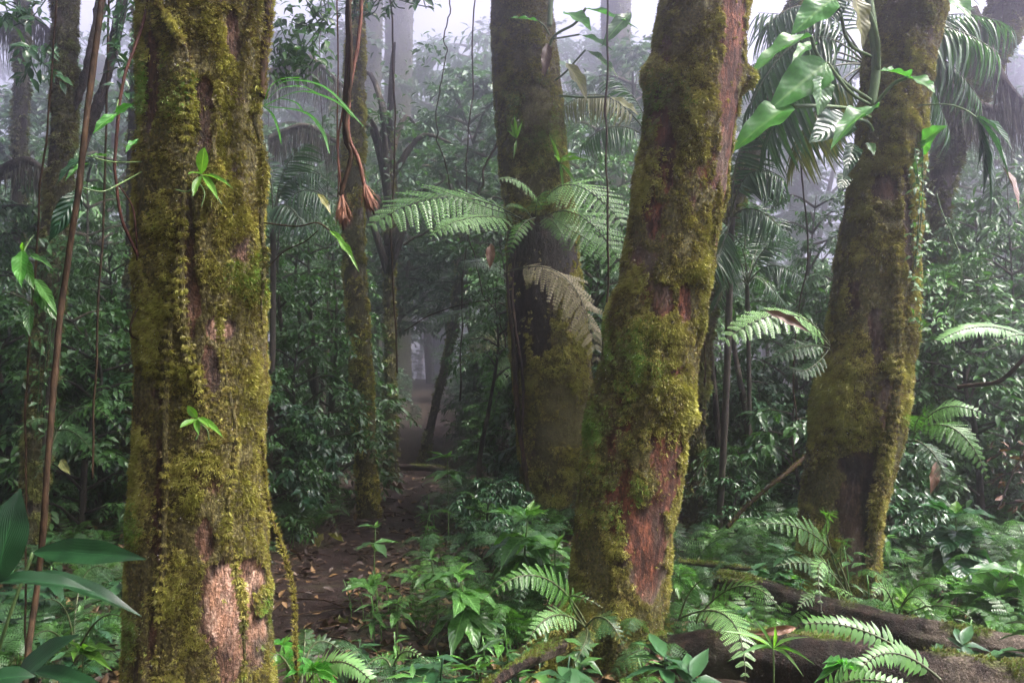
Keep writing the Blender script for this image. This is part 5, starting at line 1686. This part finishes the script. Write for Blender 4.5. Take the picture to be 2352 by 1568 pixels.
leaf_plant('palm_seedling', 'grassy palm seedling with pale pleated leaves on the lower log', 'seedling', P(1775, 1500, 3.3), [
    ((1775, 1490, 3.2), (1690, 1418, 3.1), 11, 'fern_pale', L_LONG[1]), ((1775, 1490, 3.2), (1735, 1408, 3.2), 9, 'fern', L_LONG[0]), ((1776, 1490, 3.2), (1826, 1440, 3.1), 11, 'fern_pale', L_LONG[1]),
    ((1776, 1490, 3.2), (1706, 1466, 3.0), 10, 'fern', L_LONG[1]), ((1776, 1490, 3.2), (1850, 1475, 3.0), 10, 'fern', L_LONG[1]), ((1776, 1490, 3.2), (1786, 1425, 3.1), 8, 'leaf_fresh', L_LONG[0]),
    ((1778, 1490, 3.2), (1836, 1505, 3.0), 9, 'fern_pale', L_LONG[1])], [([(1778, 1600, 3.2), (1776, 1490, 3.2)], 2)])
for k, (lb, px, py, d, m_, s) in enumerate([
    ('spray of small glossy leaves at the bottom edge right of the thick trunk', 720, 1540, 2.9, 'leaf_big', 1.0),
    ('grassy leaves sprouting over the lower log near the bottom edge', 1940, 1530, 3.0, 'leaf_big', 1.0),
    ('bright lobed leaves low at the left between the vine and the thick trunk', 190, 1500, 2.9, 'leaf_fresh', 1.1)]):
    r_ = np.random.default_rng(500 + k)
    lv = []
    for j in range(9):
        az = j * 0.7
        lv.append(((px, py, d), (px + math.cos(az) * 55 * s * r_.uniform(.7, 1.2), py - abs(math.sin(az)) * 42 * s + r_.uniform(-10, 20), d - r_.uniform(-0.1, .25)), 20 * s, m_, L_FINE[1]))
    leaf_plant('leafy_sprout', lb, 'plant', P(px, py, d), lv, [([(px, py + 90, d), (px, py, d)], 2)])

# ------------------------------------------------------------------ vines and hanging roots
def vine(label, pth, w, mat, name='hanging_vine', seed=0, wob=0.012, amp=0.25, tufts=0):
    q = smooth_path([(*P(a, b, d), ww / FPX * d) for (a, b, d, ww) in [(p + (w,))[:4] for p in pth]], 120)
    q[:, :3] += wob * np.stack([fbm(q[:, :3] * 3 + seed, 3, k + seed) for k in range(3)], -1)
    mb = MB()
    tube_mb(mb, q[:, :3], np.maximum(q[:, 3] * 0.5, 0.001), 8, amp, 25, seed)
    loc = q[0, :3]
    if not tufts:
        return solo(name, mb, M[mat], loc, label, 'vine')
    t = thing(name, label, 'vine', loc)
    part('stem', mb, M[mat], t)
    r_ = np.random.default_rng(seed)
    i = r_.integers(0, 119, tufts)
    f = r_.random((tufts, 1))
    p = q[i, :3] * (1 - f) + q[i + 1, :3] * f
    z = unit(r_.normal(0, 1, (tufts, 3)))
    x = unit(np.cross(z, [0.1, 0.2, 1]))
    s = 0.014 * r_.uniform(0.5, 1.4, tufts)
    Mx = np.stack([x, np.cross(z, x), z], -1) * s[:, None, None]
    mm = MB()
    mm.inst(TUFTS[0], Mx, p + z * (q[i, 3:4] * 0.4), np.clip(r_.normal(0.5, .25, tufts), 0, 1))
    part('moss', mm, M['moss_gold'], t, smooth=False)
    return t


vine('long thick diagonal vine crossing the whole left side', [(246, -120, 2.5), (205, 180, 2.45), (180, 420, 2.4), (150, 650, 2.4), (126, 900, 2.35), (104, 1150, 2.3), (82, 1350, 2.3), (54, 1620, 2.2), (30, 1900, 2.2)], 14, 'vine', seed=1)
vine('thin straight vine near the left edge', [(134, -120, 2.9), (110, 250, 2.9), (88, 560, 2.9), (70, 900, 2.9), (60, 1250, 2.9), (56, 1700, 2.9)], 4.5, 'vine', seed=2, wob=0.02)
vine('reddish twisting vine falling beside the left edge of the thick trunk', [(346, -80, 2.9), (325, 70, 2.8), (290, 170, 2.75), (270, 260, 2.72), (268, 400, 2.72), (286, 500, 2.74), (322, 590, 2.8)], 7, 'vine_red', seed=3, wob=0.02)
vine('thin looping vine branching from the reddish one', [(276, 430, 2.74), (305, 480, 2.75), (312, 540, 2.76), (316, 600, 2.82)], 3.5, 'vine_red', seed=4)
vine('faint straight vine behind the creeper leaves', [(250, -100, 4.6), (243, 380, 4.6), (225, 700, 4.6), (212, 1100, 4.6)], 5, 'vine', seed=5)
vine('short dark curling vine at the left edge of the thick trunk', [(330, 690, 2.85), (305, 730, 2.8), (300, 765, 2.8), (318, 780, 2.85)], 5, 'vine', seed=6)
vine('shaggy moss-covered strand hanging off the lower right of the thick trunk', [(606, 1000, 2.86), (612, 1130, 2.82), (640, 1230, 2.8), (668, 1330, 2.8), (676, 1450, 2.8), (680, 1640, 2.8)], 6, 'vine', seed=7, tufts=900)
vine('slanting mossy stick right of the leaning red trunk', [(1870, 1030, 6.4), (1800, 1090, 6.2), (1730, 1150, 6.0), (1670, 1210, 5.8)], 9, 'vine', name='mossy_stick', seed=8, tufts=500)
vine('dark curved branch at the right edge', [(2400, 770, 5.0), (2340, 830, 5.0), (2290, 870, 5.1), (2200, 888, 5.3)], 10, 'vine', name='dark_branch', seed=9, wob=0.03)
vine('thin yellow-green tendril hanging right of the hollow-footed trunk', [(2150, 440, 5.4), (2210, 600, 5.3), (2196, 720, 5.3), (2200, 820, 5.3)], 3, 'stem_green', name='hanging_tendril', seed=10, wob=0.05)
vine('ropy hanging creeper lying along the upper right edge of the thick trunk', [(628, -80, 2.9), (618, 40, 2.88), (612, 120, 2.88), (600, 230, 2.86)], 20, 'vine', seed=11, wob=0.03, amp=0.6, tufts=600)
vine('thin arching stem of the yellowing fern', [(1190, 720, 8.9), (1120, 690, 8.8), (1000, 720, 8.7), (930, 760, 8.6)], 3, 'vine', name='arching_stem', seed=12)
vine('long thin vine dropping beside the straight trunk', [(1040, -100, 9), (1010, 300, 9), (1060, 500, 9), (1165, 800, 8.9)], 3, 'vine', seed=13, wob=0.1)
vine('thin branch over the path', [(930, 560, 11), (1010, 520, 11), (1080, 470, 11), (1140, 330, 11)], 5, 'vine', name='thin_branch', seed=14, wob=0.1)


def tassel_root(label, strands, tas, seed):
    base = P(*strands[0][0][0])
    t = thing('hanging_root', label, 'hanging root', base)
    for j, (pth, w, mat) in enumerate(strands):
        q = smooth_path([P(*p) for p in pth], 90)
        q += 0.010 * np.stack([fbm(q * 5 + seed + j, 3, k) for k in range(3)], -1)
        mb = MB()
        tube_mb(mb, q, w / FPX * 3.6 * 0.5, 8, 0.3, 30, seed + j)
        part('strand', mb, M[mat], t)
    a, b, wd = tas
    A, B = P(*a), P(*b)
    r_ = np.random.default_rng(seed)
    n = 260
    L = np.linalg.norm(B - A)
    ax = (B - A) / L
    az = r_.uniform(0, 6.28, n)
    x = unit(np.cross(ax, [0, 1, 0.1]))
    y = np.cross(ax, x)
    rad = x[None] * np.cos(az)[:, None] + y[None] * np.sin(az)[:, None]
    h0 = r_.uniform(0, 0.55, n)
    p = A + ax * (h0 * L)[:, None] + rad * (0.2 * wd / FPX * 3.6 * (0.3 + h0))[:, None]
    d = unit(ax + rad * r_.uniform(0.0, 0.5, (n, 1)) + r_.normal(0, 0.13, (n, 3)))
    s = L * r_.uniform(0.25, 0.6, n) * (1.15 - h0)
    F = frames(d, rad) * s[:, None, None]
    F[:, :, 0] = unit(F[:, :, 0]) * 0.075
    mb = MB()
    mb.inst(strap_tpl(3, 0.06, 0.05), F, p, np.clip(0.9 - h0 * 1.2 + r_.normal(0, 0.15, n), 0, 1))
    core = MB()
    tube_mb(core, smooth_path([A, A + ax * L * .4, B - ax * L * 0.08], 12), np.sin(np.linspace(0.4, 2.9, 12)) * wd * 0.11 / FPX * 3.6, 10, 0.5, 30, seed)
    o = part('root_tip', mb, M['tassel'], t)
    part('core', core, M['vine_red'], o)


tassel_root('left hanging root ending in a long frayed red-brown brush', [
    ([(797, -100, 3.6), (797, 120, 3.6), (792, 300, 3.6), (806, 360, 3.6), (784, 448, 3.6)], 11, 'vine'), ([(812, -100, 3.62), (790, 200, 3.6), (776, 330, 3.6), (783, 445, 3.6)], 5, 'root_red')],
    ((785, 440, 3.6), (789, 538, 3.6), 50), 21)
tassel_root('right hanging root ending in a shorter darker brush', [
    ([(840, -100, 3.65), (822, 100, 3.62), (800, 220, 3.6), (800, 310, 3.6), (824, 370, 3.6), (836, 425, 3.6)], 9, 'root_red'), ([(800, -100, 3.58), (806, 150, 3.58), (795, 280, 3.58), (800, 330, 3.6)], 9, 'vine')],
    ((835, 420, 3.6), (862, 500, 3.6), 50), 22)
vine('thin straight root strand left of the two brush-ended roots', [(776, -100, 3.6), (775, 200, 3.6), (777, 455, 3.6)], 3.4, 'root_red', name='hanging_root', seed=23)


# ------------------------------------------------------------------ fallen logs
def log(label, rows, seed, tufts, cover=0.0, tsz=0.02):
    q = smooth_path([(*P(a, b, d), w / 2 / FPX * d) for (a, b, d, w) in rows], 160)
    mb = MB()
    sides = 48
    V, N = tube_mb(mb, q[:, :3], q[:, 3], sides, 0.38, 3.2, seed)
    up = N[:, 2]
    m_ = np.clip(0.5 + 1.5 * (fbm(V * 5, 3, seed) + 0.8 * up - 0.55 + cover), 0, 1)
    mb.a[0][:, 0] = m_
    loc = q[80, :3].copy()
    loc[2] = float(gz(loc[0], loc[1]))
    t = thing('fallen_log', label, 'log', loc)
    part('wood', mb, M['log'], t)
    r_ = np.random.default_rng(seed)
    i = r_.integers(0, len(V), tufts * 6)
    keep = r_.random(len(i)) < (m_[i] - 0.3)
    i = i[keep][:tufts]
    p = V[i] + r_.normal(0, 0.006, (len(i), 3))
    z = unit(N[i] + r_.normal(0, 0.3, (len(i), 3)))
    x = unit(np.cross(z, [0.1, 0.9, 0.1]))
    s = tsz * r_.uniform(0.5, 1.1, len(i))
    mm = MB()
    mm.inst(TUFTS[1], np.stack([x, np.cross(z, x), z], -1) * s[:, None, None], p, np.clip(r_.normal(0.5, 0.25, len(i)), 0, 1))
    part('moss', mm, M['moss_green'], t, smooth=False)
    return t


log('dark wet fallen log slanting to the right edge behind the ferns', [(1650, 1330, 5.0, 44), (1760, 1362, 4.8, 58), (1900, 1405, 4.5, 66), (2050, 1448, 4.2, 70), (2200, 1480, 4.0, 74), (2330, 1500, 3.9, 70), (2480, 1530, 3.8, 66)], 3, 3000, -0.25)
log('thicker dark log lying along the bottom edge at the right', [(1500, 1500, 3.9, 80), (1640, 1500, 3.7, 100), (1800, 1515, 3.5, 120), (1980, 1535, 3.35, 130), (2160, 1560, 3.2, 130), (2360, 1590, 3.1, 130), (2550, 1620, 3.0, 120)], 4, 4000, -0.3)
log('thin mossy fallen branch at the bottom centre', [(1060, 1640, 3.2, 22), (1130, 1570, 3.3, 26), (1210, 1520, 3.5, 28), (1290, 1480, 3.8, 30)], 5, 1200, -0.1)
log('old rotten log crossing the path far back', [(920, 1072, 14.5, 14), (990, 1074, 14.3, 17), (1040, 1084, 14.0, 13)], 6, 200, -0.3, 0.03)
log('short mossy branch stub above the fallen logs at the right', [(1560, 1290, 5.3, 8), (1660, 1300, 5.2, 10), (1760, 1310, 5.1, 9)], 8, 300, 0.0)

# ------------------------------------------------------------------ leaf litter, big fallen leaves, ground moss
r_ = np.random.default_rng(77)
n = 30000
d = 2.2 + r_.random(n) ** 1.6 * 16
px = r_.uniform(-100, 2450, n)
x = (px - CX) / FPX * d
y = d.copy()
keep = (np.abs(x - path_x(y)) > 0.32) | (r_.random(n) < 0.38)
x, y = x[keep], y[keep]
n = len(x)
pos = np.stack([x, y, gz(x, y) + r_.uniform(0.008, 0.03, n)], 1)
dr = unit(r_.normal(0, 1, (n, 3)) * [1, 1, 0.22])
mb = MB()
for j, tl in enumerate((leaf_tpl(3, 1, 0.5, 0.45, -0.25, -0.2), leaf_tpl(3, 1, 0.38, 0.4, 0.3, 0.2), leaf_tpl(4, 1, 0.55, 0.5, 0.45, -0.35))):
    s_ = np.arange(n) % 3 == j
    k = int(s_.sum())
    F = frames(dr[s_], unit(r_.normal(0, 0.3, (k, 3)) + [0, 0, 1])) * (r_.uniform(0.03, 0.095, k))[:, None, None]
    mb.inst(tl, F, pos[s_], r_.random(k) ** 2.2)
mass('fallen_leaves', mb, M['litter'], 'stuff')

big = leaf_tpl(8, 3, 0.5, 0.45, 0.5, -0.25, 0.6)
for (lb, px, py, s, m_) in [
    ('pinkish brown curled leaf lying on the path edge', 735, 1450, 0.14, 'dead_leaf'), ('large brown leaf on the path far back', 930, 1128, 0.26, 'dead_leaf'),
    ('brown leaf under the glossy shining seedling', 1160, 1530, 0.10, 'dead_leaf'), ('pale curled leaf by the low rosette seedling', 800, 1440, 0.10, 'leaf_olive'),
    ('yellowish leaf lying on the path bend', 730, 1265, 0.14, 'leaf_olive'), ('yellow leaf beside the path below the slim mossy trunk', 790, 1250, 0.15, 'leaf_olive'),
    ('broad tan leaf left of the small bright fern', 860, 1500, 0.12, 'dead_leaf')]:
    p = on_ground(px, py)
    mb = MB()
    mb.inst(big, frames(unit(np.array([[r_.normal(), r_.normal(), 0.1]])), np.array([[0, 0, 1.0]])) * s * 1.2, (p + [0, 0, 0.03])[None], [r_.random()])
    solo('fallen_leaf', mb, M[m_], p, lb, 'leaf')
for (lb, a, b, w, m_) in [
    ('curled orange-brown leaf caught on the pale fern', (1758, 714, 4.95), (1866, 752, 4.85), 22, 'dead_leaf'),
    ('withered brown leaf hanging below the pale arching ferns', (1128, 560, 7.0), (1125, 610, 6.9), 22, 'dead_leaf'),
    ('yellow leaf in the gloom left of the thick trunk', (140, 1055, 4.5), (152, 1082, 4.4), 20, 'leaf_olive'),
    ('dead brown leaf dangling over the roots of the leaning red trunk', (1560, 1478, 3.8), (1500, 1520, 3.6), 22, 'dead_leaf'),
    ('tan leaf lying on the lower log beside the palm seedling', (1830, 1440, 3.4), (1740, 1455, 3.35), 20, 'dead_leaf'),
    ('long brown leaf hanging in the thicket at the right', (2150, 1060, 5.4), (2146, 1130, 5.3), 24, 'dead_leaf')]:
    mb = MB()
    put_leaf(mb, P(*a), P(*b), w / FPX * a[2], L_FINE[1], (0, -1, .3), random.random())
    solo('dead_leaf', mb, M[m_], P(*a), lb, 'leaf')
# twigs among the litter
r3 = np.random.default_rng(404)
mb = MB()
for j in range(520):
    d_ = 2.4 + r3.random() ** 1.4 * 9
    x_ = (r3.uniform(-50, 2400) - CX) / FPX * d_
    a_ = r3.uniform(0, 6.28)
    L2 = r3.uniform(0.05, 0.32)
    q_ = np.array([[x_ + math.cos(a_) * L2 * t, d_ + math.sin(a_) * L2 * t, 0] for t in (-1, -.3, .4, 1)]) + r3.normal(0, 0.018, (4, 3)) * [1, 1, 0]
    q_[:, 2] = gz(q_[:, 0], q_[:, 1]) + 0.018 + np.abs(r3.normal(0, 0.012, 4))
    tube_mb(mb, q_, r3.uniform(0.0015, 0.006), 5, attr=(0.2, 0, 0))
mass('twigs', mb, M['vine'], 'stuff')
# thin vines that hang through the middle distance
for j in (1, 3, 5, 6, 8, 9, 11, 13, 15):
    d_ = r3.uniform(5.5, 14)
    px_ = (30, 90, 215, 620, 690, 740, 870, 1010, 1090, 1380, 1440, 1650, 1790, 1860, 2200, 2300)[j] + r3.uniform(-15, 15)
    sh_ = r3.uniform(-60, 60)
    q_ = smooth_path([P(px_, -150, d_), P(px_ + sh_ * .4 + r3.uniform(-12, 12), 250, d_), P(px_ + sh_ * .6, 600, d_), P(px_ + sh_, r3.uniform(800, 1050), d_)], 70)
    q_ += 0.11 * np.stack([fbm(q_ * 1.1 + j, 3, k) for k in range(3)], -1)
    mb = MB()
    tube_mb(mb, q_, r3.uniform(0.004, 0.011), 6, 0.3, 12, j)
    o = bpy.data.objects.new('hanging_vine', mb.mesh('hanging_vine', M['vine'], q_[-1]))
    o.location = tuple(float(c_) for c_ in q_[-1])
    COL.objects.link(o)
    o['category'] = 'vine'
    GENERIC.append((o, 'thin dark hanging vine'))
# browned spray at the right edge
r2 = np.random.default_rng(91)
mb = MB()
for j in range(46):
    a = P(2330 + r2.uniform(-50, 40), 1090 + r2.uniform(-80, 80), 4.5 + r2.uniform(-.15, .15))
    e = unit(r2.normal(0, 1, 3) + [0, 0, -0.8])
    mb.inst(L_FINE[2], frames(e[None], unit(r2.normal(0, 1, 3))[None]) * r2.uniform(0.04, 0.08), a[None], [r2.random()])
o = thing('withered_branch', 'withered reddish brown leafy branch at the right edge', 'branch', P(2380, 1000, 4.5))
part('leaves', mb, M['dead_leaf'], o)
mb = MB()
tube_mb(mb, smooth_path([P(2400, 980, 4.5), P(2340, 1060, 4.5), P(2290, 1170, 4.5)], 14), 0.006, 6)
part('stem', mb, M['stem_dark'], o)

# climbing leaves on the dim left trunk and other small sprouts
def creeper_leaves(label, boxes, n, size, mat, d, seed, name='climbing_fern', twigs=5):
    r_ = np.random.default_rng(seed)
    t = thing(name, label, 'climbing plant', P((boxes[0][0] + boxes[0][2]) / 2, boxes[0][3], d))
    for (x0, y0, x1, y1) in boxes:
        mb = MB()
        m_ = n // len(boxes)
        for q in range(twigs):
            a_ = P(r_.uniform(x0, x1), y0, d)
            b_ = P(r_.uniform(x0, x1), y1, d)
            tube_mb(mb, smooth_path([a_, (a_ + b_) / 2 + r_.normal(0, .04, 3), b_], 10), 0.004, 4, cap=False, attr=(0.1, 0.5, 0))
        p = np.array([P(r_.uniform(x0, x1), r_.uniform(y0, y1), d + r_.uniform(-.15, .15)) for _ in range(m_)])
        e = unit(r_.normal(0, 1, (m_, 3)) * [1, .6, .5] + [0, -0.5, -0.5])
        mb.inst(L_MED[1], frames(e, unit(r_.normal(0, .4, (m_, 3)) + [0, -.5, 1])) * (size * r_.uniform(0.6, 1.2, m_))[:, None, None], p, r_.random(m_))
        part('spray', mb, M[mat], t)


creeper_leaves('leafy creeper draped over the dark ferny trunk at the left', [(90, 540, 190, 620), (70, 620, 150, 1000)], 260, 0.07, 'leaf_mid', 6.3, 1, 'leafy_creeper')
creeper_leaves('small-leaved creeper hanging along the right side of the hollow-footed trunk', [(2090, 340, 2130, 620), (2090, 620, 2180, 760)], 220, 0.06, 'leaf_hero', 5.5, 2, 'leafy_creeper', 2)
creeper_leaves('leafy spray hanging into the top left corner', [(0, 0, 110, 60), (40, 100, 140, 190)], 90, 0.09, 'leaf_dark', 4.6, 3, 'leafy_branch')
creeper_leaves('leafy spray hanging right of the thick trunk at the top', [(630, -30, 760, 60), (640, 60, 760, 150), (620, 100, 720, 180)], 330, 0.085, 'leaf_mid', 5.2, 4, 'leafy_branch')
creeper_leaves('leafy spray hanging left of the thick trunk at the top', [(240, -20, 330, 120), (260, 120, 330, 260)], 170, 0.07, 'leaf_dark', 4.4, 5, 'leafy_branch')
creeper_leaves('leafy spray hanging over the misty trunks at the top centre', [(860, -40, 1000, 20), (780, -30, 900, 40)], 120, 0.09, 'leaf_dark', 5.6, 6, 'leafy_branch')

# hanging beard moss on the big bent branch at the top right and in the far haze
def beard(label, line, d, n, ln, seed, name='beard_moss'):
    r_ = np.random.default_rng(seed)
    q = smooth_path([P(a, b, d) for a, b in line], 60)
    br, hm = MB(), MB()
    tube_mb(br, q, np.linspace(0.07, 0.03, 60), 8, 0.3, 5, seed)
    p = q[r_.integers(0, 60, n)] + r_.normal(0, 0.03, (n, 3))
    dd = unit(np.array([0, 0, -1.0]) + r_.normal(0, 0.08, (n, 3)))
    F = frames(dd, unit(r_.normal(0, 1, (n, 3)))) * (ln * r_.uniform(0.2, 1.0, n))[:, None, None]
    F[:, :, 0] = unit(F[:, :, 0]) * 0.22
    hm.inst(strap_tpl(5, 0.06, 0.06), F, p, r_.random(n))
    t = thing(name, label, 'mossy branch', q[0])
    part('branch', br, M['bark_dark'], t)
    part('hanging_moss', hm, M['hair'], t)


beard('mossy branch trailing beard moss at the top right corner', [(2150, 180), (2240, 240), (2330, 250), (2400, 180)], 9.2, 420, 0.7, 1, 'mossy_branch')
beard('bent mossy branch trailing beard moss under the top right corner', [(2230, 20), (2300, 180), (2370, 260)], 8.6, 300, 0.6, 2, 'mossy_branch')
beard('misty branch trailing moss right of the thick trunk', [(620, 170), (700, 130), (790, 200)], 14, 380, 0.9, 3, 'mossy_branch')
beard('lower misty branch trailing moss right of the thick trunk', [(620, 320), (700, 290), (780, 330)], 13, 380, 0.8, 4, 'mossy_branch')
beard('misty branch trailing moss at the top left corner', [(-20, 60), (70, 40), (150, 110)], 12, 380, 0.8, 5, 'mossy_branch')
beard('curved dark branch across the left edge', [(-20, 400), (60, 370), (110, 400)], 9, 150, 0.4, 6, 'mossy_branch')

# ------------------------------------------------------------------ labels for the many
MARK = [(30, 'by the left edge'), (200, 'behind the diagonal vine'), (460, 'behind the thick trunk'), (700, 'just right of the thick trunk'), (850, 'by the slim mossy trunk'),
        (980, 'along the path'), (1120, 'right of the path'), (1270, 'around the straight mossy trunk'), (1450, 'behind the leaning red trunk'), (1640, 'right of the leaning red trunk'),
        (1800, 'below the small slender palm'), (1960, 'around the hollow-footed trunk'), (2130, 'right of the hollow-footed trunk'), (2320, 'by the right edge')]
DEP = [(5, 'close by'), (8, 'slightly back'), (12, 'farther back'), (18, 'in the thin mist'), (99, 'deep in the haze')]
ORD = ['first', 'second', 'third', 'fourth', 'fifth', 'sixth', 'seventh', 'eighth', 'ninth', 'tenth', 'eleventh', 'twelfth']
bins = {}
for o, words in GENERIC:
    x, y, d = pix(o.location)
    mk_ = min(MARK, key=lambda q: abs(q[0] - x))[1]
    dp = next(w for lim, w in DEP if d < lim)
    bins.setdefault((words, dp, mk_), []).append((x, o))
for (words, dp, mk_), lst in bins.items():
    lst.sort(key=lambda q: q[0])
    for k, (x, o) in enumerate(lst):
        o['label'] = f"{words} {dp} {mk_}" if len(lst) == 1 else f"{ORD[min(k, 11)]} {words} from left, {dp} {mk_}"
        o['group'] = {'fern': 'ferns in the undergrowth', 'seedling': 'seedlings in the undergrowth', 'shrub': 'shrubs of the undergrowth', 'vine': 'thin vines hanging among the trees', 'sapling': 'saplings'}.get(o['category'], 'understorey trees')

# ------------------------------------------------------------------ the air
hb = MB()
x0, x1, y0, y1, z0, z1 = -66, 66, -12, 90, -1.6, 29.5
hb.add([(x0, y0, z0), (x1, y0, z0), (x1, y1, z0), (x0, y1, z0), (x0, y0, z1), (x1, y0, z1), (x1, y1, z1), (x0, y1, z1)],
       [0, 3, 2, 1, 4, 5, 6, 7, 0, 1, 5, 4, 1, 2, 6, 5, 2, 3, 7, 6, 3, 0, 4, 7], [4] * 6)
hm_ = bpy.data.materials.new('haze_air')
hm_.use_nodes = True
hm_.node_tree.nodes.clear()
ho = hm_.node_tree.nodes.new("ShaderNodeOutputMaterial")
hv = hm_.node_tree.nodes.new("ShaderNodeVolumePrincipled")
hv.inputs['Color'].default_value = (0.90, 0.87, 1.0, 1)
hv.inputs['Density'].default_value = HAZE_DENSITY
hv.inputs['Anisotropy'].default_value = 0.92
hm_.node_tree.links.new(hv.outputs[0], ho.inputs['Volume'])
haze = mass('haze', hb, hm_, 'stuff', False)
